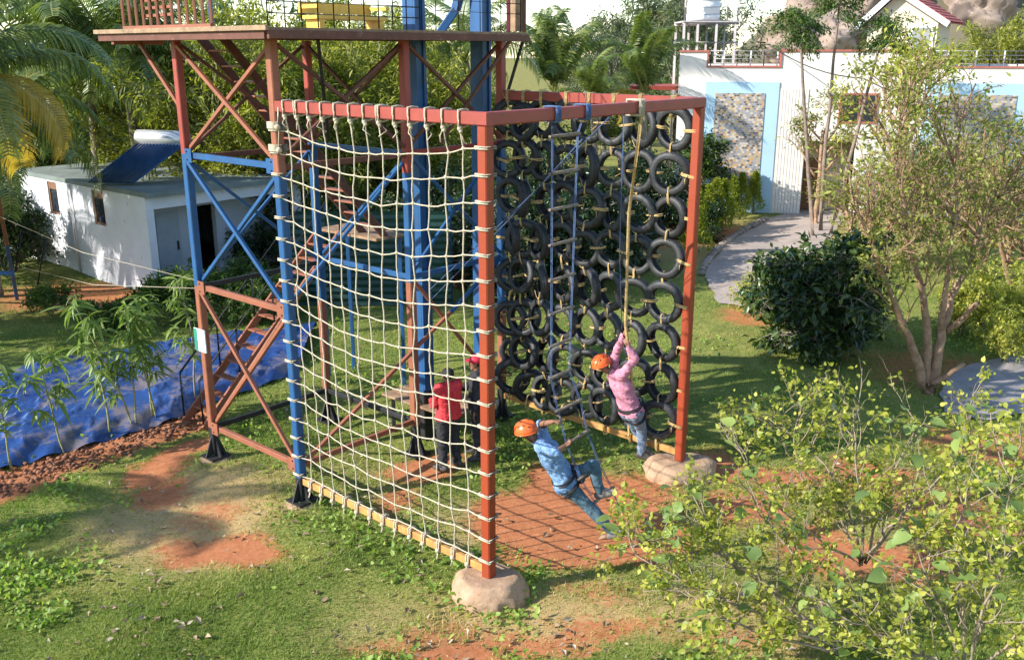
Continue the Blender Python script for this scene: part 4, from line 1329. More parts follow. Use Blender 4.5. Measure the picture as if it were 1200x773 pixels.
    if cap:
        fb = MB(); fb.ball(hd + hu * 0.055 - hf * 0.01, (0.104, 0.115, 0.088), 18, 12, axes=(hs, hf, hu))
        fb.add([hd + hu * 0.05 + hf * 0.09 + hs * 0.07, hd + hu * 0.05 + hf * 0.09 - hs * 0.07, hd + hu * 0.035 + hf * 0.175 - hs * 0.045, hd + hu * 0.035 + hf * 0.175 + hs * 0.045,
                hd + hu * 0.06 + hf * 0.09 + hs * 0.07, hd + hu * 0.06 + hf * 0.09 - hs * 0.07, hd + hu * 0.045 + hf * 0.175 - hs * 0.045, hd + hu * 0.045 + hf * 0.175 + hs * 0.045],
               [(0, 1, 2, 3), (7, 6, 5, 4), (0, 4, 5, 1), (1, 5, 6, 2), (2, 6, 7, 3), (3, 7, 4, 0)])
        fb.build('cap', cap, root, origin=loc)
    if belt:
        fb = MB()
        for zf, rr in ((0.02, 0.0), (0.055, 0.0)):
            fb.ring(pel + up * (0.05 + zf), up, 0.242, 0.013, 28, 6, ax=(acr, fw * 0.70))
        o = fb.build('harness', M_STRAP, root, origin=loc)
        fb = MB()
        for s in 'LR':
            d = (J['k' + s] - J['h' + s]).normalized(); c = J['h' + s] + d * 0.12
            for w in (0, 0.022):
                fb.ring(c + d * w, d, 0.130, 0.012, 22, 6)
            fb.tube([c + fw * 0.12, pel + fw * 0.158 + up * 0.07], 0.012, 5)
        fb.build('leg_loop', M_STRAP, o, origin=loc)
        fb = MB(); fb.ring(pel + up * 0.09 + fw * 0.19, acr, 0.035, 0.008, 12, 6); fb.build('carabiner', M_GREY, o, origin=loc)
    return root

VUP = Vector((0, 0, 1))
# man in pink hanging on the thick rope in front of the tyre wall
Yp = 13.55
J = dict(head=at(706, 428, 13.52), neck=at(716, 436, 13.5), sL=at(718, 440, 13.66), sR=at(729, 439, 13.32), eL=at(722, 413, 13.60), wL=at(731, 393, 13.40), eR=at(744, 421, 13.28), wR=at(737, 407, 13.30),
         hL=at(735, 480, 13.62), hR=at(744, 483, 13.42), kL=at(746, 502, 13.92), aL=at(753, 523, 13.98), tL=at(766, 530, 13.92), kR=at(752, 503, 13.62), aR=at(752, 530, 13.62), tR=at(766, 534, 13.55))
for s in 'LR':
    pass
person('man in a pink shirt and light jeans hanging on the thick rope by the tyres', gr(755, 533), J,
       {'shirt': ('shirt', M_PINK), 'pants': ('jeans', M_JEANS), 'shoe': ('shoe', M_SHOE), 'sleeve': 1.0}, Vector((0.75, 0.55, 0.1)), Vector((-0.35, 0, 1)), helmet=M_HELM, hair=False,
       grip={'L': VUP + Vector((0.06, 0, 0)), 'R': VUP + Vector((0.06, 0, 0))}, palm={'L': Vector((1, -0.2, 0)), 'R': Vector((0, 1, 0))}, chest_fwd=Vector((0.7, 0.6, 0.2)))
# man in blue leaning back on the rope ladder
Y0 = 11.4
J = dict(head=at(618, 507, 11.40), neck=at(628, 516, 11.42), sL=at(638, 513, 11.62), sR=at(633, 524, 11.22), eL=at(641, 503, 11.50), wL=at(649, 497, 11.40), eR=at(652, 530, 11.12), wR=at(661, 523, 11.25),
         hL=at(668, 560, 11.55), hR=at(661, 567, 11.36), kL=at(695, 545, 11.44), aL=at(703, 575, 11.40), tL=at(719, 572, 11.36), kR=at(687, 590, 11.25), aR=at(717, 622, 11.14), tR=at(737, 617, 11.10))
J['eL'] = at(634, 497, 11.62)
J['wL'] = at(648, 494, 11.42)
person('man in a blue printed shirt and orange helmet leaning back on the rope ladder', gr(690, 612), J,
       {'shirt': ('shirt', M_CHECK), 'pants': ('jeans', M_DJEANS), 'shoe': ('shoe', M_GSHOE), 'sleeve': 0.2}, Vector((0.95, -0.25, 0.25)), Vector((-0.22, 0, 1)), helmet=M_HELM, hair=False,
       grip={'L': (rungs[8][1] - rungs[8][0]), 'R': (rungs[9][1] - rungs[9][0])}, palm={'L': Vector((1, 0, 0.2)), 'R': Vector((1, 0, 0.2))}, chest_fwd=Vector((0.8, -0.3, 0.5)))
# two bystanders behind the net
def stand(px, py, hgt_, yaw, ar, al):
    b = gr(px, py); k = hgt_ / 1.72
    f = Vector((math.sin(yaw), math.cos(yaw), 0)); r = Vector((f.y, -f.x, 0)); z = lambda h: Vector((0, 0, h * k))
    b = Vector((b.x, b.y, hz(b.x, b.y) + 0.02))
    J = dict(head=b + z(1.585) + f * 0.02, neck=b + z(1.46))
    for s, sg, arm in (('L', -1, al), ('R', 1, ar)):
        J['s' + s] = b + z(1.40) + r * (0.175 * sg); J['e' + s] = b + z(1.13) + r * (0.225 * sg) + f * arm[0]; J['w' + s] = b + z(arm[1]) + r * (arm[3] * sg) + f * arm[2]
        J['h' + s] = b + z(0.90) + r * (0.09 * sg); J['k' + s] = b + z(0.49) + r * (0.115 * sg) + f * 0.02 ; J['a' + s] = b + z(0.095) + r * (0.14 * sg) - f * 0.02; J['t' + s] = J['a' + s] + f * 0.19 + r * 0.03 * sg - z(0.04)
    return b, J, f
b, J, f = stand(527, 549, 1.66, R(-40), (0.06, 1.08, 0.30, 0.10), (0.06, 1.10, 0.30, 0.10))
person('person in a red jacket and black trousers standing behind the rope net', b, J, {'shirt': ('jacket', M_REDJ), 'pants': ('trousers', M_BLKCL), 'shoe': ('shoe', M_SHOE), 'sleeve': 1.0}, f + Vector((0, 0, -0.2)), VUP, helmet=None, hair=True, belt=False)
b, J, f = stand(560, 535, 1.72, R(-95), (0.10, 1.12, 0.30, 0.12), (0.02, 0.88, 0.06, 0.27))
person('person in black with a red cap standing behind the red front post', b, J, {'shirt': ('jacket', M_BLKCL), 'pants': ('trousers', M_BLKCL), 'shoe': ('shoe', M_SHOE), 'sleeve': 1.0}, f, VUP, helmet=None, hair=True, belt=False, cap=M_REDCAP)
# ================================================================== HUT
M_HUT = mat('flaking_whitewash', (0.62, 0.63, 0.66), 0.9, 0.08, 1.6, spots=(0.36, 0.26, 0.18), spot_at=0.66, bump=0.4, bscale=14)
M_HUT2 = mat('grey_plaster', (0.46, 0.48, 0.51), 0.9, 0.08, 1.6, bump=0.3, bscale=14)
M_ROOF = mat('mossy_roof_slab', (0.17, 0.20, 0.185), 0.9, 0.2, 1.5, bump=0.4, bscale=12)
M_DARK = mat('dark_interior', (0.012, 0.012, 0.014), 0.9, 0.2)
M_GLASS = mat('dark_window_glass', (0.03, 0.035, 0.045), 0.12, 0.2, spec=0.6, bump=0)
M_BWOOD = mat('brown_frame_wood', (0.20, 0.10, 0.05), 0.7, 0.3)
HU, HV, HH = 4.89, 16.65, 2.62
hut = thing('plaster_hut', 'low whitewashed hut with a flat slab roof beyond the blue sheet', 'hut', P(HU + 2.2, HV + 3.5, 0))
mb = MB()
wins = [(18.97, 19.64, 1.58, 2.56), (21.84, 22.46, 1.58, 2.56)]
def wbox(mb, u0, u1, v0, v1, z0, z1, mi=0):
    mb.box(P((u0 + u1) / 2, (v0 + v1) / 2, (z0 + z1) / 2), (u1 - u0, v1 - v0, z1 - z0), TH, mi)
vs_ = [HV, 18.97, 19.64, 21.84, 22.46, 24.4]
for a0, a1 in ((HV, 18.97), (19.64, 21.84), (22.46, 24.4)):
    wbox(mb, HU, HU + 0.22, a0, a1, -0.1, HH)
for a0, a1, z0, z1 in wins:
    wbox(mb, HU, HU + 0.22, a0, a1, -0.1, z0); wbox(mb, HU, HU + 0.22, a0, a1, z1, HH)
wbox(mb, HU + 0.22, HU + 4.8, 24.2, 24.4, -0.1, HH)
wbox(mb, HU + 4.8, HU + 5.0, HV + 1.1, 24.4, -0.1, HH)
# recessed front wall with a doorway
wbox(mb, HU + 0.22, HU + 2.05, HV + 1.0, HV + 1.2, -0.1, HH, 1); wbox(mb, HU + 2.65, HU + 4.8, HV + 1.0, HV + 1.2, -0.1, HH, 1); wbox(mb, HU + 2.05, HU + 2.65, HV + 1.0, HV + 1.2, 2.05, HH, 1)
wbox(mb, HU + 0.22, HU + 5.0, HV + 0.02, HV + 0.2, 2.28, HH)
wbox(mb, HU + 4.78, HU + 5.0, HV + 0.02, HV + 0.25, -0.1, 2.28)
wbox(mb, HU + 2.0, HU + 2.7, HV + 2.6, HV + 2.7, -0.1, HH, 2)  # back panel behind the doorway, near black: the unlit room's shade in its colour
mb.build('wall', [M_HUT, M_HUT2, M_DARK], hut)
mb = MB(); wbox(mb, HU - 0.03, HU + 5.25, HV - 0.22, 24.6, HH + 0.002, HH + 0.13)
ro = mb.build('roof', M_ROOF, hut)
mb = MB(); wbox(mb, HU + 0.75, HU + 1.45, HV + 0.955, HV + 0.995, -0.05, 2.0)
do = mb.build('door', mat('grey_door', (0.36, 0.39, 0.42), 0.6, 0.1), hut)
mb = MB(); wbox(mb, HU + 1.33, HU + 1.37, HV + 0.91, HV + 0.953, 0.9, 1.15); mb.build('handle', M_BLACK, do)
for a0, a1, z0, z1 in wins:
    mb = MB()
    wbox(mb, HU + 0.03, HU + 0.09, a0, a0 + 0.07, z0, z1); wbox(mb, HU + 0.03, HU + 0.09, a1 - 0.07, a1, z0, z1)
    wbox(mb, HU + 0.03, HU + 0.09, a0 + 0.07, a1 - 0.07, z1 - 0.22, z1); wbox(mb, HU + 0.03, HU + 0.09, a0 + 0.07, a1 - 0.07, z0, z0 + 0.06)
    w = mb.build('window', M_BWOOD, hut)
    mb = MB(); wbox(mb, HU + 0.055, HU + 0.065, a0 + 0.07, a1 - 0.07, z0 + 0.06, z1 - 0.22); mb.build('pane', M_GLASS, w)
mb = MB(); mb.tube([P(HU - 0.05, 20.9, 0), P(HU - 0.05, 20.9, 2.6)], 0.035, 8); mb.build('pipe', mat('white_pipe', (0.6, 0.6, 0.6), 0.5, 0.1), hut)

sw = thing('solar_water_heater', 'solar water heater with blue panel and silver tank on the hut roof', 'water heater', P(HU + 1.0, 19.0, HH + 0.13))
Z0 = HH + 0.14
c00, c10 = gr(104, 214, Z0 + 0.05), gr(157, 215, Z0 + 0.05)
c01, c11 = at(163, 168, 26.9), at(217, 170, 26.9 + (c10.y - c00.y))
mb = MB()
nn_ = (c10 - c00).cross(c01 - c00).normalized() * 0.05
mb.add([c00, c10, c11, c01, c00 + nn_, c10 + nn_, c11 + nn_, c01 + nn_], [(3, 2, 1, 0), (4, 5, 6, 7), (0, 1, 5, 4), (1, 2, 6, 5), (2, 3, 7, 6), (3, 0, 4, 7)])
mb.build('panel', mat('blue_solar_glass', (0.03, 0.09, 0.24), 0.25, 0.35, 1.2, second=(0.06, 0.16, 0.34), spec=0.6, bump=0), sw)
for k in range(14):
    t = (k + 0.5) / 14
    mb = MB(); mb.tube([c00.lerp(c10, t) + nn_ * 1.25, c01.lerp(c11, t) + nn_ * 1.25], 0.028, 6)
    mb.build('tube', mat('solar_tube', (0.04, 0.11, 0.27), 0.2, 0.2, spec=0.6, bump=0), sw)
ta = c01 + Vector((-0.05, 0.1, 0.14)); tb_ = c11 + Vector((0.05, 0.1, 0.14))
mb = MB(); mb.tube([ta - (tb_ - ta) * 0.02, ta, tb_, tb_ + (tb_ - ta) * 0.02], [0.19, 0.235, 0.235, 0.19], 20)
mb.build('tank', mat('dull_silver', (0.55, 0.56, 0.58), 0.35, 0.15, 3.0, metal=0.5, bump=0.05), sw)
for q in (c01, c11):
    mb = MB(); mb.beam(q + Vector((0, 0.05, -0.1)), Vector((q.x + 0.1, q.y + 0.5, Z0 - 0.005)), 0.05); mb.beam(q, Vector((q.x, q.y, Z0 - 0.005)), 0.05)
    mb.build('stand', M_GREY, sw)

# ================================================================== BLUE SHEET
M_TARP = mat('blue_plastic_sheet', (0.012, 0.045, 0.19), 0.25, 0.25, 0.45, second=(0.028, 0.08, 0.27), spots=(0.16, 0.14, 0.17), spot_at=0.54, bump=0.12, bscale=6, spec=0.6)
near = [(-60, 572), (20, 546), (110, 519), (190, 494), (240, 474), (340, 438), (352, 430)]
farr = [(-60, 448), (30, 432), (110, 418), (190, 404), (250, 396), (345, 388), (372, 385)]
N1, N2 = 220, 70
t = np.linspace(0, len(near) - 1, N1); k = np.arange(len(near))
npn = np.array([gpt(*p) for p in near]); npf = np.array([gpt(*p) for p in farr])
s = np.linspace(0, 1, N2)
X = np.interp(t, k, npn[:, 0])[:, None] * (1 - s) + np.interp(t, k, npf[:, 0])[:, None] * s
Y = np.interp(t, k, npn[:, 1])[:, None] * (1 - s) + np.interp(t, k, npf[:, 1])[:, None] * s
rid = 1 - np.abs(fbm(X * 1.7 + 3, Y * 0.9, 51) - 0.5) * 4
rid2 = 1 - np.abs(fbm(X * 5.5 + 3, Y * 2.2, 52) - 0.5) * 4
edge = np.clip(s / 0.10, 0, 1)[None, :] * np.clip((1 - s) / 0.08, 0, 1)[None, :]
Z = hgt(X, Y) + 0.03 + edge * (0.17 + 0.05 * np.clip(rid, 0, 1) ** 6 + 0.012 * np.clip(rid2, 0, 1) ** 6 + 0.06 * fbm(X * 0.8, Y * 0.8, 57)) + (1 - edge) * 0.02 * rid2 + (s < 0.1)[None, :] * 0.03 * np.sin(X * 14)
ii = (np.arange(N1 - 1)[:, None] * N2 + np.arange(N2 - 1)[None, :]).ravel()
tme = np_mesh('tarpaulin', np.stack([X.ravel(), Y.ravel(), Z.ravel()], 1), np.stack([ii, ii + 1, ii + N2 + 1, ii + N2], 1), M_TARP, smooth=True)
tp = bpy.data.objects.new('tarpaulin', tme); COL.objects.link(tp)
tag(tp, 'crumpled blue plastic sheet spread over the bed behind the young trees', 'tarpaulin')

# ================================================================== PLANT TOOLS
def branch(rng, p, d, ln, r0, r1, n=6, wander=0.18, up=0.0):
    pts = [Vector(p)]; d = Vector(d).normalized()
    for k in range(n):
        d = (d + Vector(rng.normal(0, wander, 3)) + Vector((0, 0, up))).normalized()
        pts.append(pts[-1] + d * (ln / n))
    rad = [r0 + (r1 - r0) * k / n for k in range(n + 1)]
    return pts, rad, d

def skeleton(rng, base, d, ln, r, levels, kids, spread, shrink=0.68, wander=0.15, up=0.05, start=0.35, leader=True):
    """all branches as (pts, radii, level); leaves go on the last two levels"""
    out = []
    def rec(p, d, ln, r, lv):
        n = 7 if lv == 0 else 5
        r1 = r * (0.55 if lv < levels else 0.25)
        pts, rad, de = branch(rng, p, d, ln, r, r1, n, wander * (1 + 0.3 * lv), up)
        out.append((pts, rad, lv))
        if lv >= levels: return
        nk = kids[min(lv, len(kids) - 1)]
        for k in range(nk):
            t = start + (1 - start) * (k + rng.random() * 0.8) / nk
            i = min(n - 1, int(t * n)); f = t * n - i
            q = pts[i].lerp(pts[min(i + 1, n)], min(1, max(0, f)))
            dd = (pts[min(i + 1, n)] - pts[i]).normalized()
            s, tt = perp(dd)
            a = k * 2.4 + rng.random() * 1.2
            sp = spread * (0.75 + 0.5 * rng.random())
            nd = dd * math.cos(sp) + (s * math.cos(a) + tt * math.sin(a)) * math.sin(sp)
            rr = rad[i] * 0.62
            rec(q, nd, ln * shrink * (0.7 + 0.5 * rng.random()) * (1.1 - 0.4 * t), rr, lv + 1)
    rec(Vector(base), Vector(d), ln, r, 0)
    return out

def leaf_points(rng, br, levels, per, spreadr, skip=0.0):
    cs, ds = [], []
    for pts, rad, lv in br:
        if lv < levels - (1 if levels > 1 else 0): continue
        w = 1.0 if lv == levels else 0.35
        m = rng.poisson(per * w * (1.6 if rng.random() > 0.5 else 0.6))
        if rng.random() < skip: continue
        P_ = np.array([list(p) for p in pts])
        if m == 0: continue
        t = (0.15 + 0.85 * rng.random(m) ** 0.7) * (len(pts) - 1)
        i = np.minimum(t.astype(int), len(pts) - 2); f = (t - i)[:, None]
        c = P_[i] * (1 - f) + P_[i + 1] * f
        cs.append(c + rng.normal(0, spreadr, (m, 3))); ds.append(np.tile(P_[-1] - P_[0], (m, 1)) / (np.linalg.norm(P_[-1] - P_[0]) + 1e-6) * 0.8)
    return np.concatenate(cs), np.concatenate(ds)

def tree_meshes(seed, ln, r, levels, kids, spread, per, spreadr, size, aspect, leafm, barkm, shrink=0.68, wander=0.15, up=0.05, start=0.35, stems=1, lean=0.25, skip=0.0, droop=0.25, origin=(0, 0, 0), sidesn=6, minr=0.0):
    rng = np.random.default_rng(seed)
    br = []
    for k in range(stems):
        a = k * 2 * math.pi / max(1, stems) + rng.random()
        d = Vector((math.cos(a) * lean, math.sin(a) * lean, 1)) if stems > 1 else Vector((rng.normal(0, lean * 0.3), rng.normal(0, lean * 0.3), 1))
        br += skeleton(rng, Vector(origin) + Vector((math.cos(a), math.sin(a), 0)) * (0.4 * r if stems > 1 else 0), d, ln * (0.8 + 0.4 * rng.random() if stems > 1 else 1), r, levels, kids, spread, shrink, wander, up, start)
    mb = MB()
    for pts, rad, lv in br:
        if rad[0] < minr: continue
        mb.tube(pts, rad, sidesn if lv < 2 else 4, cap=False)
    tm = mb.mesh('trunk', barkm)
    c, d = leaf_points(rng, br, levels, per, spreadr, skip)
    cm = leaf_mesh('crown', c, d, size, aspect, leafm, rng, droop=droop)
    return tm, cm

def plant(name, label, cat, loc, meshes, group=None, rz=0.0, sc=1.0, parts=('trunk', 'crown')):
    t = thing(name, label, cat, loc, group, rz)
    t.scale = (sc,) * 3
    for nm, me in zip(parts, meshes):
        place(nm, me, t, (0, 0, 0))
    return t

# ------------------------------------------------------------------ young trees along the bed
def long_leaf(seed, ln=0.30, w=0.05, material=L_MID, bend=0.5):
    rg = np.random.default_rng(seed)
    n = 6; v = []; f = []; rn = []
    for k in range(n + 1):
        t = k / n
        x = ln * t; z = -bend * ln * t * t
        ww = w * math.sin(math.pi * min(1, t * 0.93 + 0.05)) ** 0.8 / 2
        v += [(x, -ww, z + ww * 0.35), (x, 0, z), (x, ww, z + ww * 0.35)]
        if k < n:
            b = k * 3
            f += [(b, b + 3, b + 4, b + 1), (b + 1, b + 4, b + 5, b + 2)]
    return np_mesh('leaf', np.array(v), np.array(f), material, np.full(len(v), 0.25 + 0.5 * rg.random()), smooth=True)
lleaf = [long_leaf(s, 0.31, 0.058, L_SAP, 0.35 + 0.25 * s) for s in range(4)]
sap_spots = [((14, 551), 1.55, -0.08), ((76, 530), 1.85, -0.16), ((129, 509), 1.45, -0.12), ((155, 500), 2.45, -0.14), ((180, 491), 2.3, -0.06), ((230, 472), 2.45, -0.14)]
SAP_LAB = ['young tree with drooping leaves at the end of the bed nearest the palms', 'thin pale stemmed young tree leaning before the blue sheet', 'short young tree with sparse low leaves among the bed saplings', 'tall bushy young tree in the middle of the bed', 'twin stemmed leafy young tree in the bed before the blue sheet', 'dark stemmed young tree beside the tower leg with the white notice']
leafn = 0
for k, ((px, py), hh, lean) in enumerate(sap_spots):
    rg = np.random.default_rng(100 + k)
    b = gr(px, py); b.z = hz(b.x, b.y)
    t = thing('young_tree', SAP_LAB[k], 'sapling', b, 'saplings along the bed')
    stems = 2 if k in (3, 4) else 1
    mb = MB(); tips = []
    for s in range(stems):
        ln = Vector((lean + rg.normal(0, 0.05) + 0.08 * s, rg.normal(0, 0.06), 1))
        pts, rad, d = branch(rg, Vector((0.06 * s, 0, -0.02)), ln, hh * (1 - 0.1 * s), 0.020, 0.009, 8, 0.05, 0.02)
        mb.tube(pts, rad, 6)
        for q in range(5 + int(hh * 3)):
            tt = 0.42 + 0.58 * q / (4 + hh * 3)
            i = min(7, int(tt * 8)); p = pts[i].lerp(pts[i + 1], tt * 8 - i)
            a = rg.uniform(0, 6.28)
            bl = (0.20 + 0.22 * rg.random()) * (1.15 - 0.5 * tt)
            bp, br_, bd = branch(rg, p, Vector((math.cos(a), math.sin(a), 0.55)), bl, 0.007, 0.004, 3, 0.1, 0.03)
            mb.tube(bp, br_, 4); tips.append((bp[-1], bd)); tips.append((bp[2], bd))
        tips.append((pts[-1], Vector((0, 0, 1)))); 
    sm = M_STEM if k < 5 else M_GBARK
    mb.mesh('stem', sm)
    so = bpy.data.objects.new('stem', mb.mesh('stem', sm)); COL.objects.link(so); so.parent = t
    for p, d in tips:
        for q in range(5):
            if leafn >= 1900: break
            a = rg.uniform(0, 6.28); el = rg.uniform(-0.5, 0.7)
            rot = (Matrix.Rotation(a, 4, 'Z') @ Matrix.Rotation(-el, 4, 'Y') @ Matrix.Rotation(rg.normal(0, 0.4), 4, 'X')).to_quaternion()
            place('leaf', lleaf[int(rg.integers(4))], t, p - (p * 0.0), rot, float(rg.uniform(0.55, 1.1)))
            leafn += 1

# smaller weeds and bushes between sheet and hut
bush_a = tree_meshes(201, 0.55, 0.02, 2, (6, 4), 0.9, 14, 0.05, (0.07, 0.15), 0.4, L_MID, M_STEM, stems=5, lean=0.7)
bush_b = tree_meshes(202, 0.9, 0.025, 2, (6, 4), 0.8, 16, 0.06, (0.08, 0.18), 0.35, L_MID, M_STEM, stems=5, lean=0.5)
for k, (px, py, s) in enumerate(((150, 385, 1.0), (205, 378, 1.2), (118, 392, 0.9), (262, 372, 1.0), (300, 380, 1.1), (60, 372, 0.8), (290, 350, 1.3), (325, 372, 0.9))):
    plant('bush', 'small leafy green bush ' + ['below the hut window next to the corner', 'at the corner of the hut', 'beside the stone slabs', 'before the dark doorway', 'next to the stair foot', 'at the far end of the hut', 'under the porch of the hut', 'between stair and blue sheet'][k], 'bush', gr(px, py), bush_b if k % 2 else bush_a, 'bushes before the hut', k * 1.3, s, ('stems', 'foliage'))

# ------------------------------------------------------------------ odds and ends by the hut
M_SLAB = mat('red_stone_slab', (0.30, 0.16, 0.10), 0.9, 0.25, 6.0, second=(0.40, 0.27, 0.19), bump=0.5, bscale=20, rand=0.25)
for k in range(8):
    q = gr(45 + 9 * k + 3 * (k % 2), 349 + 2.4 * k + (3 if k % 3 == 0 else 0))
    mb = MB(); mb.box((0, 0, 0), (0.55, 0.36, 0.07)); mb.box((0.02, 0.01, 0.075), (0.5, 0.33, 0.07), 0.05)
    o = bpy.data.objects.new('stone_slab', mb.mesh('stone_slab', M_SLAB)); COL.objects.link(o)
    o.location = q + Vector((0, 0, 0.035 + hz(q.x, q.y))); o.rotation_euler = (0, 0, random.uniform(-0.5, 0.3))
    tag(o, 'flat reddish stone slabs lying at the foot of the hut wall', 'slab', 'slabs by the hut')
fr = thing('blue_trestle', 'small blue and orange steel trestle standing left of the hut', 'trestle', gr(8, 348))
a_, b_ = at(-2, 232, 21.5), gr(20, 350)
mb = MB(); m_ = a_.lerp(b_, 0.42); mb.beam(a_, m_, 0.09, mi=1); mb.beam(m_, b_, 0.09, mi=0); mb.build('leg', [M_BLUE, M_ORANGE], fr)
mb = MB(); mb.beam(at(-30, 320, 21.6), at(16, 320, 21.6), 0.09); mb.build('rail', M_BLUE, fr)
mb = MB(); mb.beam(at(-28, 235, 21.4), gr(-32, 352), 0.09); mb.build('leg', M_BLUE, fr)
pf = thing('pole_hurdle', 'thin black pole hurdle standing against the hut wall', 'hurdle', gr(45, 345))
for a_, b_ in ((at(26, 270, 23.4), at(18, 318, 23.6)), (at(26, 271, 23.4), at(53, 281, 23.4)), (at(53, 280, 23.4), at(43, 340, 23.4))):
    mb = MB(); mb.tube([a_, b_], 0.035, 6); mb.build('pole', M_BLACK, pf)
ws = thing('white_cord', 'two thin white cords stretched low from the hut side to the tower leg', 'cord', gr(120, 400))
for a_, b_ in (((0, 254), (241, 330)), ((20, 312), (241, 338))):
    mb = MB(); p, q = at(a_[0], a_[1], 20.5), P(0, Tv, 2.95 if a_[0] == 0 else 2.83)
    mb.tube([p, p.lerp(q, 0.5) - Vector((0, 0, 0.18)), q], 0.006, 5); mb.build('cord', M_ROPE, ws)

# ================================================================== GREEN SHEET FENCE, TERRACE BEHIND THE TOWER
M_GFEN = mat('dark_green_sheet', (0.006, 0.035, 0.028), 0.5, 0.3, 1.0, second=(0.010, 0.055, 0.042), bump=0.1)
gf = thing('green_sheet_fence', 'dark green ribbed metal fence standing behind the tower', 'fence', Vector((-4.2, 23.5, 0)))
for k in range(4):
    x0 = -5.75 + k * 1.05
    mb = MB(); n = 26
    vs = []
    for i in range(n + 1):
        z = 2.45 * i / n; dy = 0.03 * (i % 2)
        vs += [Vector((x0, 23.5 + dy, z)), Vector((x0 + 1.03, 23.5 + dy, z))]
    mb.add(vs, [(2 * i, 2 * i + 1, 2 * i + 3, 2 * i + 2) for i in range(n)])
    vs2 = [v + Vector((0, 0.03, 0)) for v in vs]; mb.add(vs2, [(2 * i, 2 * i + 2, 2 * i + 3, 2 * i + 1) for i in range(n)])
    mb.build('panel', M_GFEN, gf)
for k in range(5):
    mb = MB(); mb.beam((-5.77 + k * 1.05, 23.62, 0), (-5.77 + k * 1.05, 23.62, 2.6), 0.07); mb.build('post', M_BLUE, gf)
M_TERR = mat('dry_stone', (0.26, 0.17, 0.11), 0.95, 0.3, 3.0, second=(0.36, 0.26, 0.18), bump=0.8, bscale=12, rand=0.3)
tw = thing('stone_terrace', 'low dry stone terrace wall behind the tower columns', 'wall', Vector((-0.6, 25.5, 0)))
rg = np.random.default_rng(9)
sm_ = None
for r_ in range(3):
    for k in range(11):
        mb = MB(); mb.ball((0, 0, 0), (0.24, 0.2, 0.15), 8, 6)
        if sm_ is None: sm_ = mb.mesh('stone', M_TERR)
        place('stone', sm_, tw, (-2.0 + k * 0.40 + (r_ % 2) * 0.2 + rg.normal(0, 0.03), rg.normal(0, 0.05) + r_ * 0.08, 0.1 + r_ * 0.25), (rg.normal(0, 0.2), rg.normal(0, 0.2), rg.uniform(0, 3)), float(rg.uniform(0.85, 1.2)))
# ================================================================== BLUE AND WHITE BUILDING
YB = 38.8
M_WHITE = mat('warm_white_paint', (0.74, 0.69, 0.63), 0.85, 0.05, 0.5, bump=0.15, bscale=5)
M_SKYB = mat('sky_blue_paint', (0.38, 0.56, 0.70), 0.8, 0.06, 0.6, bump=0.15, bscale=5)
M_CAP = mat('terracotta_coping', (0.42, 0.13, 0.10), 0.8, 0.15)
M_STEEL = mat('white_rail_paint', (0.62, 0.63, 0.64), 0.5, 0.08)
mm = bpy.data.materials.new('mosaic_tiles'); MATS['mosaic'] = mm
nt, out = nodes_of(mm)
bs = nt.nodes.new('ShaderNodeBsdfPrincipled'); L(nt, bs.outputs[0], out.inputs[0])
bk = nt.nodes.new('ShaderNodeTexBrick')
mp = nt.nodes.new('ShaderNodeMapping'); mp.inputs['Rotation'].default_value = (R(90), 0, 0)
L(nt, objco(nt), mp.inputs[0]); L(nt, mp.outputs[0], bk.inputs['Vector'])
bk.inputs['Scale'].default_value = 1.0; bk.inputs['Mortar Size'].default_value = 0.008
bk.inputs['Brick Width'].default_value = 0.11; bk.inputs['Row Height'].default_value = 0.085
bk.inputs['Color1'].default_value = (0, 0, 0, 1); bk.inputs['Color2'].default_value = (1, 1, 1, 1); bk.inputs['Mortar'].default_value = (0.5, 0.5, 0.5, 1)
wn_ = nt.nodes.new('ShaderNodeTexWhiteNoise'); wn_.noise_dimensions = '1D'
L(nt, bk.outputs['Color'], wn_.inputs['W'])
cr_ = ramp(nt, bk.outputs['Color'], [(0.0, (0.08, 0.10, 0.13)), (0.18, (0.24, 0.30, 0.38)), (0.48, (0.46, 0.30, 0.16)), (0.56, (0.50, 0.47, 0.43)), (0.74, (0.15, 0.20, 0.27)), (0.90, (0.42, 0.34, 0.22))])
for nd in nt.nodes:
    if nd.type == 'VALTORGB': nd.color_ramp.interpolation = 'CONSTANT'
L(nt, cr_, bs.inputs['Base Color']); bs.inputs['Roughness'].default_value = 0.45

bl = thing('blue_white_building', 'white building with pale blue panels, mosaic insets and a red coping', 'building', (6.66, YB, 0))
XL, XR = 6.66, 30.0
D0, D1 = 11.75, 13.7       # door bay
mb = MB()
mb.boxmm((XL, YB, -0.1), (D0, YB + 0.3, 5.70)); mb.boxmm((D1, YB, -0.1), (XR, YB + 0.3, 5.70)); mb.boxmm((D0, YB, 2.9), (D1, YB + 0.3, 5.70))
mb.boxmm((XL, YB + 0.3, -0.1), (XL + 0.3, YB + 11.7, 5.70)); mb.boxmm((XR - 0.3, YB + 0.3, -0.1), (XR, YB + 11.7, 5.7)); mb.boxmm((XL, YB + 11.7, -0.1), (XR, YB + 12, 5.7))
for a0, a1, z in ((XL, 7.74, 6.28), (10.57, 16.08, 6.30), (19.84, XR, 6.52)):
    mb.boxmm((a0, YB, 5.703), (a1, YB + 0.25, z))
mb.boxmm((XL, YB + 0.25, 5.703), (XL + 0.25, YB + 11.7, 6.28))
mb.build('wall', M_WHITE, bl)
mb = MB()
mb.boxmm((D0 + 0.002, YB + 1.2, -0.1), (D1 - 0.002, YB + 1.3, 2.9)); mb.build('porch_wall', mat('cream_wall', (0.62, 0.52, 0.38), 0.9, 0.08), bl)
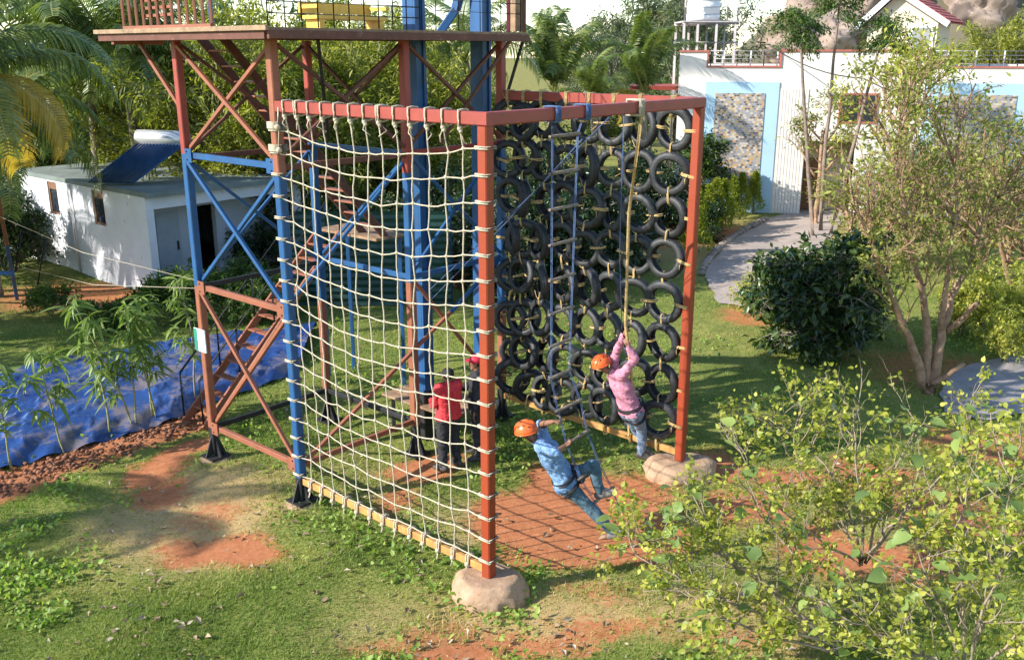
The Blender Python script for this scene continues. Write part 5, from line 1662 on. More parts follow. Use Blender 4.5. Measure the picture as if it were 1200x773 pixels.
mb = MB(); mb.boxmm((XL + 0.3, YB + 0.3, 5.5), (XR - 0.3, YB + 11.7, 5.62)); mb.build('roof', M_ROOF, bl)
mb = MB(); mb.boxmm((D0 + 0.1, YB + 1.14, 0), (D0 + 0.9, YB + 1.198, 2.1)); mb.build('door', M_BWOOD, bl)
for a0, a1, z in ((XL, 7.78, 6.28), (10.53, 16.12, 6.30), (19.80, XR, 6.52)):
    mb = MB(); mb.boxmm((a0 - 0.03, YB - 0.05, z + 0.002), (a1 + 0.03, YB + 0.3, z + 0.075)); mb.build('coping', M_CAP, bl)
for a0, a1, zt, zt2 in ((7.78, 10.53, 6.28, 6.30), (16.12, 19.80, 6.30, 6.52)):
    mb = MB(); mb.boxmm((a0, YB - 0.045, 5.703), (a1, YB + 0.295, 5.765))
    mb.boxmm((a0 - 0.06, YB - 0.045, 5.703), (a0, YB + 0.29, zt)); mb.boxmm((a1, YB - 0.045, 5.703), (a1 + 0.06, YB + 0.29, zt2))
    mb.build('coping', M_CAP, bl)
    mb = MB()
    for z in (5.86, 6.02, 6.16, 6.32): mb.tube([(a0, YB + 0.1, z), (a1, YB + 0.1, z)], 0.022, 6)
    ra = mb.build('railing', M_STEEL, bl)
    n = int((a1 - a0) / 0.46)
    for k in range(n + 1):
        x = a0 + 0.1 + (a1 - a0 - 0.2) * k / n
        mb = MB(); mb.tube([(x, YB + 0.1, 5.768), (x, YB + 0.1, 6.34)], 0.03 if k % 2 else 0.022, 6)
        mb.build('baluster', M_STEEL if k % 2 else M_BLACK, ra)
for a0, a1, m0, m1, zb in ((7.74, 10.58, 8.13, 10.05, 0.92), (16.0, 19.92, 16.55, 19.30, 1.0)):
    mb = MB(); mb.boxmm((a0, YB - 0.05, 0), (a1, YB - 0.003, 5.15)); mb.build('blue_panel', M_SKYB, bl)
    mb = MB(); mb.boxmm((m0, YB - 0.08, zb), (m1, YB - 0.053, 4.72)); mb.build('mosaic', mm, bl)
mb = MB()
for k in range(9):
    mb.boxmm((10.64 + k * 0.122, YB - 0.03, 0.0), (10.64 + k * 0.122 + 0.100, YB - 0.003, 4.9))
mb.build('ribbed_panel', M_WHITE, bl)
mb = MB(); mb.boxmm((12.9, YB - 0.04, 3.6), (14.35, YB - 0.003, 4.75)); w = mb.build('window', M_CAP, bl)
for k in range(2):
    mb = MB(); mb.boxmm((12.98 + k * 0.69, YB - 0.05, 3.68), (13.60 + k * 0.69, YB - 0.042, 4.67)); mb.build('pane', M_GLASS, w)
mb = MB(); mb.boxmm((4.6, YB + 2.0, 4.75), (XL - 0.003, YB + 5, 4.9)); mb.build('canopy', M_RED, bl)

bl.rotation_euler = (0, 0, R(-10))
# house with red tiled gable on the roof terrace
gh = thing('gabled_house', 'cream house with a red tiled gable roof behind the building', 'house', (at(1052, 50, 46.0).x, 46.0, 0))
YG = 46.0
ap = at(1052, -14, YG); el = at(1004, 30, YG); er_ = at(1108, 27, YG)
mb = MB()
x0, x1 = at(1014, 50, YG).x, at(1092, 50, YG).x
ze = el.z - 0.05
za = ap.z - 0.25
xm = ap.x
DG = 3.4
mb.add([Vector((x0, YG + 0.4, 0)), Vector((x1, YG + 0.4, 0)), Vector((x1, YG + 0.4, ze + 0.25)), Vector((xm, YG + 0.4, za)), Vector((x0, YG + 0.4, ze + 0.25)),
        Vector((x0, YG + DG, 0)), Vector((x1, YG + DG, 0)), Vector((x1, YG + DG, ze + 0.25)), Vector((xm, YG + DG, za)), Vector((x0, YG + DG, ze + 0.25))],
       [(0, 1, 2, 3, 4), (9, 8, 7, 6, 5), (1, 6, 7, 2), (0, 4, 9, 5)])
mb.build('wall', mat('cream_wall', (0.62, 0.52, 0.38), 0.9, 0.08), gh)
mt_roof = mat('red_roof_tile', (0.42, 0.10, 0.08), 0.8, 0.2, rand=0.2)
for sgn, ex in ((-1, el), (1, er_)):
    e0 = Vector((ex.x, YG, ex.z)); a0 = Vector((xm, YG, ap.z)); back = Vector((0, DG + 0.4, 0))
    dn = (e0 - a0); nrm = Vector((-dn.z, 0, dn.x)).normalized(); nrm = nrm if nrm.z > 0 else -nrm
    nt_ = 10
    mb = MB()
    mb.add([a0 - nrm * 0.06, e0 - nrm * 0.06, e0 - nrm * 0.06 + back, a0 - nrm * 0.06 + back, a0, e0, e0 + back, a0 + back], [(0, 1, 2, 3), (7, 6, 5, 4), (0, 4, 5, 1), (1, 5, 6, 2), (2, 6, 7, 3), (3, 7, 4, 0)])
    ro = mb.build('roof', mt_roof, gh)
    mb = MB(); mb.beam(a0 - Vector((0, 0.06, 0.1)), e0 - Vector((0, 0.06, 0.1)), 0.06, 0.26); mb.build('fascia', M_STEEL, ro)
    mb = None
    for k in range(nt_):
        t0, t1 = k / nt_, (k + 1.1) / nt_
        p0_ = a0 + dn * t0 + nrm * 0.02; p1_ = a0 + dn * min(1.02, t1) + nrm * 0.055
        mb = MB(); mb.add([p0_, p1_, p1_ + back, p0_ + back, p0_ + nrm * 0.03, p1_ + nrm * 0.03, p1_ + nrm * 0.03 + back, p0_ + nrm * 0.03 + back], [(0, 1, 2, 3), (7, 6, 5, 4), (0, 4, 5, 1), (1, 5, 6, 2), (2, 6, 7, 3), (3, 7, 4, 0)])
        mb.build('tile_course', mt_roof, ro)
q0, q1 = at(1064, 30, YG), at(1088, 60, YG)
mb = MB(); mb.boxmm((q0.x, YG + 0.33, q1.z), (q1.x, YG + 0.396, q0.z)); w = mb.build('window', M_STEEL, gh)
mb = MB(); mb.boxmm((q0.x + 0.15, YG + 0.32, q1.z + 0.1), (q1.x - 0.15, YG + 0.328, q0.z - 0.12)); gh.rotation_euler = (0, 0, R(-34))
mb.build('pane', mat('grey_pane', (0.25, 0.25, 0.25), 0.3, 0.1), w)

# water tank on its steel stand
ws_ = thing('water_tank_stand', 'steel scaffold stand carrying the white water tank above the building', 'stand', (8.5, 46, 0))
YS = 44.0
def pz(px, py, dy=0): return at(px, py, YS + dy)
M_PINKST = mat('pale_scaffold', (0.50, 0.44, 0.42), 0.6, 0.15)
ztop = pz(830, 28).z
for px in (802, 818, 840, 862):
    for dy in (0, 2.2):
        q = pz(px, 28); mb = MB(); mb.tube([(q.x, YS + dy, 0), (q.x, YS + dy, ztop)], 0.06, 6); mb.build('post', M_PINKST, ws_)
for zpy in (28, 50):
    z = pz(830, zpy).z
    for dy in (0, 2.2):
        mb = MB(); mb.tube([(pz(800, 28).x, YS + dy, z), (pz(866, 28).x, YS + dy, z)], 0.055, 6); mb.build('rail', M_PINKST, ws_)
mb = MB(); mb.boxmm((pz(800, 28).x, YS - 0.1, ztop + 0.06), (pz(866, 28).x, YS + 2.3, ztop + 0.12)); mb.build('deck', M_PINKST, ws_)
for px in (802, 852, 864):
    mb = MB(); q = pz(px, 28); mb.tube([(q.x, YS, ztop + 0.12), (q.x, YS, ztop + 1.3)], 0.04, 6); mb.build('rail_post', M_PINKST, ws_)
for z in (0.4, 0.7, 1.0, 1.3):
    mb = MB(); mb.tube([(pz(802, 28).x, YS, ztop + z), (pz(850, 28).x, YS, ztop + z)], 0.025, 5); mb.build('rail', M_PINKST, ws_)
    mb = MB(); mb.tube([(pz(863, 28).x, YS, ztop + z), (pz(881, 28).x, YS + 0.2, ztop + z)], 0.025, 5); mb.build('rail', M_PINKST, ws_)
tk = thing('water_tank', 'white ribbed plastic water tank on the scaffold stand', 'tank', (pz(829, 28).x, YS + 1.1, ztop + 0.122))
mb = MB(); c = tk.location
prof = [(0.0, 0.70), (0.05, 0.75), (0.3, 0.75), (0.32, 0.72), (0.38, 0.72), (0.40, 0.75), (0.8, 0.75), (0.82, 0.72), (0.88, 0.72), (0.90, 0.75), (1.35, 0.75), (1.55, 0.55), (1.68, 0.28), (1.70, 0.25)]
mb.tube([Vector((c.x, c.y, c.z + z)) for z, r in prof], [r for z, r in prof], 24); mb.build('body', mat('white_plastic', (0.75, 0.75, 0.76), 0.4, 0.05), tk)
mb = MB(); mb.tube([Vector((c.x, c.y, c.z + 1.703)), Vector((c.x, c.y, c.z + 1.78))], 0.27, 20); mb.build('lid', mat('white_plastic', (0.75, 0.75, 0.76), 0.4, 0.05), tk)

# hill with boulders
M_HILL = mat('scrub_hill', (0.12, 0.115, 0.06), 0.95, 0.35, 0.05, second=(0.20, 0.165, 0.10), bump=0.6, bscale=1.0)
M_BOUL = mat('pinkish_boulder', (0.30, 0.215, 0.17), 0.95, 0.3, 0.35, second=(0.38, 0.29, 0.23), spots=(0.12, 0.09, 0.075), spot_at=0.56, bump=0.8, bscale=1.2)
gxx = np.linspace(20, 110, 60); gyy = np.linspace(85, 190, 50)
HX, HY = np.meshgrid(gxx, gyy)
hh_ = 24 * np.exp(-(((HX - 62) / 26) ** 2 + ((HY - 135) / 34) ** 2)) + 9 * np.exp(-(((HX - 38) / 12) ** 2 + ((HY - 112) / 18) ** 2)) + (fbm(HX * 0.12, HY * 0.12, 3) - 0.5) * 5 - 1.5
ii = (np.arange(49)[:, None] * 60 + np.arange(59)[None, :]).ravel()
hm = np_mesh('hill', np.stack([HX.ravel(), HY.ravel(), hh_.ravel()], 1), np.stack([ii, ii + 1, ii + 61, ii + 60], 1), M_HILL, smooth=True)
hill = bpy.data.objects.new('hill', hm); COL.objects.link(hill); tag(hill, kind='structure')
def rock_mesh(seed):
    bm = bmesh.new(); bmesh.ops.create_icosphere(bm, subdivisions=5, radius=1.0)
    for v in bm.verts:
        q = v.co.copy()
        a = fbm(np.array([q.x * 1.1 + seed * 3.1]), np.array([q.y * 1.1 + q.z * 1.3]), seed)[0] - 0.5
        b = fbm(np.array([q.x * 4 + seed * 3.1]), np.array([q.y * 4 + q.z * 4]), seed + 9)[0] - 0.5
        cr2 = abs(fbm(np.array([q.x * 2.2 + seed]), np.array([q.y * 2.2 - q.z * 2]), seed + 4)[0] - 0.5)
        v.co = q * (1 + 0.75 * a + 0.22 * b - 0.10 * max(0, 0.05 - cr2) / 0.05)
    me = bpy.data.meshes.new('boulder'); bm.to_mesh(me); bm.free(); me.materials.append(M_BOUL)
    for p in me.polygons: p.use_smooth = True
    return me
rocks = [rock_mesh(s) for s in range(4)]
for k, (px, py, Y, s, sz) in enumerate(((958, 50, 95, 4.6, 0.6), (925, 55, 92, 3.0, 0.7), (1000, 25, 110, 7.0, 0.9), (965, 15, 118, 5.5, 0.8), (1030, 5, 118, 6.0, 1.0), (1110, 8, 112, 5.5, 1.0), (1140, 25, 105, 3.6, 0.8), (1150, -5, 120, 5.0, 0.8), (1095, -12, 125, 6.0, 1.0), (985, 45, 100, 3.5, 0.7), (1060, -5, 122, 6.0, 0.9), (1180, 0, 125, 5, 0.9))):
    q = at(px, py, Y)
    place('boulder', rocks[k % 4], hill, q, (k * 0.7, k * 0.4, k * 1.9), (s, s, s * sz))

# overhead cables
def cable(label, pts, r=0.02):
    mb = MB(); P0 = [Vector(p) for p in pts]; out_ = []
    for a_, b_ in zip(P0[:-1], P0[1:]):
        for k in range(8):
            t = k / 8; out_.append(a_.lerp(b_, t) - Vector((0, 0, 0.25 * 4 * t * (1 - t))))
    out_.append(P0[-1]); mb.tube(out_, r, 5)
    tag(mb.build('overhead_cable', M_BLACK), label, 'cable')
cable('black cable slung across the front of the white building to the right', [at(905, 55, 38.3), at(1012, 92, 33), at(1220, 155, 27)], 0.02)
cable('black cable passing through the palm tops above the hut', [at(-20, -6, 30), at(160, 22, 33), at(260, 30, 36)], 0.025)
# ================================================================== PALMS
def frond_mesh(seed, ln, arch, material, leaf_l=0.62, rev=0.0):
    rg = np.random.default_rng(seed)
    n = 14
    pts = []
    p = Vector((0, 0, 0)); ang = 1.05
    for k in range(n + 1):
        pts.append(p.copy())
        ang -= arch / n * (0.5 + 1.0 * k / n)
        p = p + Vector((math.cos(ang), 0, math.sin(ang))) * (ln / n)
    V, F, Rn, MI = [], [], [], []
    def quad(a, b, c, d, r, mi):
        o = len(V); V.extend([a, b, c, d]); F.append((o, o + 1, o + 2, o + 3)); Rn.extend([r] * 4); MI.append(mi)
    for k in range(n):
        w0 = 0.035 * (1 - k / n) + 0.008; w1 = 0.035 * (1 - (k + 1) / n) + 0.008
        a, b = pts[k], pts[k + 1]
        for q in ((Vector((0, w0, 0)), Vector((0, 0, -w0 * 0.6)), Vector((0, w1, 0)), Vector((0, 0, -w1 * 0.6))), (Vector((0, 0, -w0 * 0.6)), Vector((0, -w0, 0)), Vector((0, 0, -w1 * 0.6)), Vector((0, -w1, 0))), (Vector((0, -w0, 0)), Vector((0, w0, 0)), Vector((0, -w1, 0)), Vector((0, w1, 0)))):
            quad(a + q[0], a + q[1], b + q[3], b + q[2], 0.95, 0)
    m = 52
    for k in range(m):
        t = 0.16 + 0.84 * k / (m - 1)
        i = min(n - 1, int(t * n)); f = t * n - i
        p = pts[i].lerp(pts[i + 1], f); d = (pts[i + 1] - pts[i]).normalized()
        for sg in (-1, 1):
            l = leaf_l * (0.45 + 0.75 * math.sin(math.pi * min(1, t * 0.85 + 0.12))) * rg.uniform(0.85, 1.1)
            dr = 0.35 + 0.5 * rg.random()
            d1 = (d * 0.55 + Vector((0, sg, 0.18))).normalized()
            d2 = (d * 0.5 + Vector((0, sg * 0.75, -dr))).normalized()
            d3 = (d * 0.35 + Vector((0, sg * 0.35, -dr - 0.6))).normalized()
            w = 0.024
            q0 = p; q1 = q0 + d1 * l * 0.35; q2 = q1 + d2 * l * 0.35; q3 = q2 + d3 * l * 0.3
            s = d * w
            r = float(np.clip(0.25 + 0.5 * rg.random(), 0, 1))
            quad(q0 - s * 0.5, q0 + s * 0.5, q1 + s, q1 - s, r, 0); quad(q1 - s, q1 + s, q2 + s * 0.8, q2 - s * 0.8, r, 0)
            quad(q2 - s * 0.8, q2 + s * 0.8, q3 + s * 0.08, q3 - s * 0.08, r, 0)
    return np_mesh('frond', np.array([list(v) for v in V]), np.array(F), material, np.array(Rn))
fronds = [frond_mesh(s, 3.1 + 0.3 * (s % 2), 1.5 + 0.28 * s, L_PALM) for s in range(5)]
fr_dry = [frond_mesh(20 + s, 2.7, 2.6 + 0.3 * s, L_DRY) for s in range(2)]
def palm(label, base, h, seed, nf=19, sc=1.0, dry=(), group=None, up=0.0, name='coconut_palm'):
    rg = np.random.default_rng(seed)
    b = Vector((base[0], base[1], hz(base[0], base[1]) - 0.05))
    t = thing(name, label, 'palm', b, group)
    mb = MB(); pts = []; rad = []
    lx, ly = rg.normal(0, 0.25), rg.normal(0, 0.25)
    for k in range(25):
        q = k / 24
        pts.append(Vector((lx * q * q, ly * q * q, h * q))); rad.append((0.17 - 0.05 * q) * (1.07 if k % 2 else 0.95) + 0.12 * max(0, 0.12 - q))
    mb.tube(pts, rad, 10)
    o = bpy.data.objects.new('trunk', mb.mesh('trunk', M_PTRUNK)); COL.objects.link(o); o.parent = t
    for k in range(nf):
        a = k * 2.39996 + rg.normal(0, 0.15)
        q = k / nf
        el = R(28) - q * R(62) + up + rg.normal(0, 0.08)
        me = fronds[min(4, int(q * (4 if up < 0.3 else 1.6) + rg.random()))]
        if k in dry: me = fr_dry[k % 2]; el = -R(25)
        rot = (Matrix.Rotation(a, 4, 'Z') @ Matrix.Rotation(-el, 4, 'Y') @ Matrix.Rotation(rg.normal(0, 0.25), 4, 'X')).to_quaternion()
        place('frond', me, t, pts[-1], rot, sc * rg.uniform(0.88, 1.1))
    return t

def base_for(px, py, Y):
    q = at(px, py, Y); return q
q = at(100, 98, 31.5); palm('broad coconut palm spreading its fronds over the hut', (q.x, q.y), q.z, 1, 26, 1.6, (20,))
q = at(-60, 105, 22); palm('coconut palm with a yellow dry frond at the left of the hut', (q.x, q.y), q.z, 2, 24, 1.4, (13, 21))
q = at(-34, 160, 24.5); palm('low coconut palm whose fronds hang over the far end of the hut roof', (q.x, q.y), q.z, 14, 20, 1.15, (15,))
q = at(20, 120, 36); palm('tall coconut palm rising behind the palm over the hut', (q.x, q.y), q.z, 3, 20, 1.1)
q = at(150, 72, 31); palm('coconut palm standing behind the solar water heater', (q.x, q.y), q.z, 4, 20, 1.2)
q = at(205, 12, 42); palm('distant coconut palm behind the left end of the tower deck', (q.x, q.y), q.z, 5, 18, 1.0)
q = at(642, 108, 38); palm('young upright palm behind the back beam next to the eucalyptus', (q.x, q.y), q.z, 6, 16, 1.05, (), 'young palms beyond the frame', 0.75)
q = at(756, 112, 39); palm('young upright palm with a pale frond near the white building', (q.x, q.y), q.z, 7, 16, 1.05, (9,), 'young palms beyond the frame', 0.8)
q = at(560, 70, 36); palm('palm with arching fronds seen under the right end of the deck', (q.x, q.y), q.z, 8, 18, 1.05)
q = at(470, 75, 40); palm('palm glimpsed between the braces below the deck', (q.x, q.y), q.z, 9, 18, 1.05)
q = at(700, 118, 44); palm('small yellowing palm between the two young upright palms', (q.x, q.y), q.z, 10, 14, 0.9, (5, 9), None, 0.3)
# palms beside the view whose fronds shade the lawn and hut wall
palm('coconut palm beside the lawn casting frond shadows on the grass', (-13.6, 9.0), 4.6, 11, 16, 0.62)
palm('coconut palm near the bed casting shadows towards the hut', (-16.2, 20.8), 5.0, 12, 18, 0.9)
palm('coconut palm to the left of the hut shading its whitewashed wall', (-17.6, 24.2), 4.6, 13, 20, 1.0)

# ================================================================== BACKGROUND TREES
bam = [tree_meshes(300 + k, 4.6, 0.10, 3, (9, 6, 4), 0.55, 13, 0.13, (0.14, 0.30), 0.26, L_BAMBOO, M_STEM, shrink=0.55, wander=0.10, up=0.0, start=0.12, stems=4, lean=0.22, minr=0.012) for k in range(2)]
mid = [tree_meshes(320 + k, 4.2, 0.16, 3, (8, 6, 5), 0.85, 15, 0.16, (0.14, 0.30), 0.42, L_MID, M_GBARK, shrink=0.62, wander=0.15, start=0.3, lean=0.3, minr=0.012) for k in range(2)]
drk = [tree_meshes(340 + k, 2.4, 0.10, 3, (7, 6, 5), 0.95, 15, 0.12, (0.11, 0.22), 0.45, L_DARK, M_GBARK, shrink=0.66, wander=0.16, start=0.12, stems=3, lean=0.5, minr=0.01) for k in range(2)]
euc = [tree_meshes(360 + k, 7.5, 0.22, 3, (9, 7, 5), 0.75, 16, 0.22, (0.20, 0.42), 0.22, L_EUCA, M_GBARK, shrink=0.52, wander=0.13, start=0.3, lean=0.3, droop=0.8, minr=0.02) for k in range(2)]
WHERE = {
 'bamboo_clump': ['behind the solar water heater', 'behind the upper stair flight', 'framed by the cross braces under the deck', 'behind the stair landing', 'beside the first blue column', 'at the hut end of the yellow green trees', 'between the two blue columns', 'rising above the stair flight in a second row', 'rising above the first blue column in a second row'],
 'broadleaf_tree': ['beyond the palm with the yellow frond', 'rising between the two palms over the hut', 'right behind the broad palm over the hut', 'above the left balustrade of the deck', 'behind the balustrade and the railing', 'behind the yellow bench on the deck', 'behind the first blue column on the deck', 'between the blue columns above the deck', 'under the end panel of the deck', 'shading the far end of the hut', 'between the deck end and the first young palm', 'between the two young upright palms', 'beside the left corner of the white building', 'directly behind the hut roof', 'behind the far corner of the hut', 'behind the silver tank on the hut'],
 'eucalyptus_tree': ['above the small yellowing palm', 'above the upright palm with the pale frond', 'next to the water tank stand', 'with the widest crown between the two upright palms', 'in front of its row near the red canopy', 'smallest of its row near the deck end'],
 'dark_shrub': ['by the blue column at the tyre wall end', 'behind the tyres just right of the second blue column', 'behind the rope ladder', 'between the rope ladder and the thick rope', 'behind the thick climbing rope', 'in a second row behind the rope ladder', 'in a second row beside the second blue column', 'behind the tyre column next to the red end post', 'nearest the mosaic wall among the shrubs', 'between the columns beyond the stone terrace', 'to the right of the stone terrace'],
 'understorey_bush': ['under the solar water heater', 'beside the tower leg behind the hut', 'under the palm with the yellow frond', 'at the far end of the hut wall', 'at the end of the green fence by the hut', 'behind the middle of the green fence', 'at the end of the green fence by the columns'],
 'hillside_tree': ['beside the red gable above the long railing', 'at the outer end of the long roof railing', 'in the gap next to the gabled house', 'behind the slim feathery tree by the tank', 'right of the water tank', 'in front of the low boulders', 'behind the scaffold stand', 'left of the water tank'],
 'bush': ['below the hut window next to the corner', 'at the corner of the hut', 'beside the stone slabs', 'before the dark doorway', 'next to the stair foot', 'at the far end of the hut', 'under the porch of the hut', 'between stair and blue sheet'],
 'lime_bush': ['behind the forked tree', 'at the outer edge of the patio', 'smallest beside the forked trunk', 'at the near edge of the patio'],
 'thin_tree': ['behind the dark round shrub', 'beyond the forked tree', 'beside the outer lime bush', 'before the second mosaic', 'tallest beside the end of the building'],
}
WCOUNT = {}
def bg(px, Y, meshes, name, label, cat, group, sc, k, dx=0.0):
    q = at(px, 300, Y)
    lab = label + ' ' + WHERE[name][WCOUNT.get(name, 0)]; WCOUNT[name] = WCOUNT.get(name, 0) + 1
    plant(name, lab, cat, (q.x + dx, Y, -0.05), meshes, group, k * 1.7, sc)
for k, (px, Y, s) in enumerate(((255, 31, 1.0), (300, 29.5, 1.05), (350, 31, 1.05), (395, 30, 1.0), (440, 32, 1.05), (205, 34, 1.1), (500, 33, 0.95), (325, 35, 1.2), (415, 36, 1.15))):
    bg(px, Y, bam[k % 2], 'bamboo_clump', 'yellow green bamboo-like tree', 'tree', 'yellow green trees behind the tower', s, k)
for k, (px, Y, s) in enumerate(((20, 44, 0.72), (75, 46, 0.75), (150, 46, 0.95), (230, 48, 1.3), (300, 50, 1.5), (370, 48, 1.45), (450, 50, 1.3), (530, 46, 1.0), (590, 48, 0.9), (-40, 36, 0.7), (665, 48, 0.75), (725, 50, 0.8), (788, 52, 0.85), (100, 40, 0.75), (30, 36, 0.65), (190, 40, 0.95))):
    bg(px, Y, mid[k % 2], 'broadleaf_tree', 'mid green broadleaf tree', 'tree', 'broadleaf trees in the background belt', s, k)
for k, (px, Y, s) in enumerate(((704, 58, 0.85), (752, 60, 1.15), (797, 62, 1.15), (730, 66, 1.0), (778, 54, 0.95), (672, 64, 0.6))):
    bg(px, Y, euc[k % 2], 'eucalyptus_tree', 'grey green eucalyptus', 'tree', 'eucalyptus trees beyond the palms', s, k)
plant('shade_tree', 'leafy tree beside the bed shading the lawn between the blue sheet and hut', 'tree', (-16.8, 17.2, -0.05), mid[0], None, 0.3, 1.1)
# dark shrubs just behind the tyre wall
for k, (px, Y, s) in enumerate(((600, 25, 0.85), (628, 24, 0.75), (655, 25.5, 0.85), (685, 27, 0.85), (715, 29, 0.8), (640, 28, 0.95), (600, 29, 1.0), (745, 33, 0.85), (785, 33, 0.8), (520, 29, 0.8), (555, 27, 0.75))):
    bg(px, Y, drk[k % 2], 'dark_shrub', 'dark leafy shrub', 'shrub', 'dark shrubs behind the tyre wall', s, k)
for k, (px, Y, s) in enumerate(((225, 33, 0.8), (262, 33.5, 0.8), (20, 29, 0.7), (5, 27, 0.7), (330, 28.5, 0.7), (400, 27.5, 0.6), (460, 27, 0.7))):
    bg(px, Y, drk[k % 2], 'understorey_bush', 'dark undergrowth bush', 'bush', 'undergrowth bushes behind hut and fence', s, k + 3)

# ================================================================== RIGHT-HAND GARDEN
gm_ = tree_meshes(400, 1.9, 0.07, 3, (8, 6, 5), 0.95, 12, 0.10, (0.14, 0.26), 0.48, L_DARK, M_GBARK, shrink=0.70, wander=0.2, start=0.08, stems=5, lean=0.55, skip=0.35, minr=0.006)
plant('round_shrub', 'big dark glossy round shrub beside the grey path', 'shrub', gr(938, 408), gm_, None, 0.4, 0.95)
pl_ = tree_meshes(401, 1.4, 0.04, 2, (7, 5), 0.9, 16, 0.08, (0.08, 0.16), 0.5, L_YELLOW, M_STEM, start=0.1, stems=4, lean=0.6)
plant('lime_bush', 'small lime green bush at the left foot of the dark round shrub', 'bush', gr(882, 372), pl_, None, 0, 0.55, ('stems', 'foliage'))
for k, (px, py, s) in enumerate(((1150, 395, 0.85), (1190, 392, 0.8), (1125, 390, 0.6), (1175, 425, 0.6))):
    plant('lime_bush', 'lime green bush ' + WHERE['lime_bush'][k], 'bush', gr(px, py), pl_, 'lime bushes behind the patio', k * 2.0, s, ('stems', 'foliage'))

# forked tree with orange-brown bark
rng = np.random.default_rng(77)
bt = gr(1085, 458)
mb = MB(); brs = []
def px_branch(spec):
    pts = [at(px, py, bt.y + dy) for px, py, dy in spec]
    return pts
limbs = [([(1085, 462, 0), (1078, 430, 0.0), (1066, 395, -0.1), (1050, 360, -0.3), (1036, 325, -0.5), (1024, 290, -0.7)], 0.13, 0.035),
         ([(1086, 462, 0), (1086, 425, 0.1), (1088, 385, 0.1), (1082, 350, 0.0), (1074, 315, -0.1), (1068, 280, -0.2), (1058, 235, -0.3), (1050, 190, -0.3)], 0.12, 0.025),
         ([(1089, 462, 0), (1098, 420, 0.1), (1104, 385, 0.2), (1112, 350, 0.4), (1132, 320, 0.6), (1142, 290, 0.8), (1150, 262, 0.9), (1165, 235, 1.0)], 0.13, 0.03),
         ([(1102, 395, 0.2), (1106, 355, 0.0), (1108, 335, 0.0), (1116, 280, 0.1), (1122, 240, 0.2), (1118, 195, 0.2)], 0.085, 0.02),
         ([(1110, 388, 0.2), (1128, 372, 0.0), (1145, 356, -0.3)], 0.085, 0.06),
         ([(1088, 452, -0.1), (1110, 440, -0.2), (1130, 426, -0.3)], 0.075, 0.05),
         ([(1145, 278, 0.8), (1132, 262, 0.6), (1112, 248, 0.5)], 0.04, 0.02)]
lb = MB(); allb = []
tr_ = thing('forked_tree', 'gnarled forked tree with orange brown bark and thin olive leaves by the patio', 'tree', Vector((bt.x, bt.y, -0.05)))
for spec, r0, r1 in limbs:
    pts = px_branch(spec); n = len(pts)
    rad = [(r0 + (r1 - r0) * k / (n - 1)) * 0.8 for k in range(n)]
    # smooth the limb
    sp, sr = [], []
    for k in range(n - 1):
        for j in range(3):
            t = j / 3
            sp.append(pts[k].lerp(pts[k + 1], t) + Vector(rng.normal(0, 0.012, 3))); sr.append(rad[k] + (rad[k + 1] - rad[k]) * t)
    sp.append(pts[-1]); sr.append(rad[-1])
    lb.tube(sp, sr, 9, cap=True)
    for i in range(int(len(sp) * 0.42), len(sp)):
        if r1 > 0.045: continue
        for c in range(1):
            d = (sp[min(i + 1, len(sp) - 1)] - sp[i - 1]).normalized()
            s, t_ = perp(d); a = rng.random() * 6.28
            nd = d * 0.75 + (s * math.cos(a) + t_ * math.sin(a)) * 0.75 + Vector((0, 0, 0.25))
            allb += skeleton(rng, sp[i], nd, 1.15 * (0.6 + 0.7 * rng.random()), min(0.018, sr[i] * 0.7), 2, (4, 3), 0.65, 0.62, 0.14, 0.04, 0.25)
    if r1 < 0.045:
        for c in range(3):
            nd = (sp[-1] - sp[-3]).normalized() + Vector(rng.normal(0, 0.3, 3)) + Vector((0, 0, 0.2))
            allb += skeleton(rng, sp[-1], nd, 1.5, 0.024, 2, (6, 4), 0.6, 0.6, 0.12, 0.05, 0.2)
lb.build('trunk', M_BARK, tr_)
tw_ = MB()
for pts, rad, lv in allb: tw_.tube(pts, rad, 4, cap=False)
tw_.build('twigs', M_BARK, tr_)
c, d = leaf_points(rng, allb, 2, 6.0, 0.07, 0.25)
cm = leaf_mesh('crown', c - np.array([bt.x, bt.y, -0.05]), d, (0.07, 0.15), 0.42, L_OLIVE, rng)
o = bpy.data.objects.new('crown', cm); COL.objects.link(o); o.parent = tr_

# slender tree with light crown in front of the ribbed panel
st_ = tree_meshes(420, 3.4, 0.11, 3, (8, 6, 4), 0.75, 6, 0.12, (0.10, 0.22), 0.36, L_OLIVE, M_BARK, shrink=0.58, wander=0.12, start=0.42, lean=0.1, minr=0.006)
q = gr(955, 262); plant('slender_tree', 'slender tree with an airy olive crown before the door of the white building', 'tree', (q.x, q.y, -0.05), st_, None, 0.6, 1.05)
yl_ = tree_meshes(421, 3.6, 0.09, 3, (8, 6, 4), 0.7, 7, 0.12, (0.09, 0.19), 0.42, L_YELLOW, M_BARK, shrink=0.6, wander=0.12, start=0.4, lean=0.15, minr=0.006)
q = gr(1035, 285); plant('bright_tree', 'tree with bright yellow green leaves reaching up to the coping', 'tree', (q.x, q.y, -0.05), yl_, None, 0.2, 1.45)
ol_ = tree_meshes(422, 2.6, 0.08, 3, (7, 6, 4), 0.75, 5, 0.10, (0.07, 0.15), 0.38, L_OLIVE, M_BARK, shrink=0.62, wander=0.14, start=0.25, stems=3, lean=0.3, minr=0.005)
for k, (px, py, s) in enumerate(((1010, 320, 1.0), (1150, 330, 1.0), (1185, 345, 1.05), (1060, 300, 1.1), (1205, 315, 1.2))):
    q = gr(px, py); plant('thin_tree', 'thin twiggy olive tree ' + WHERE['thin_tree'][k], 'tree', (q.x, q.y, -0.05), ol_, 'thin olive trees on the far lawn', k * 1.9, s)
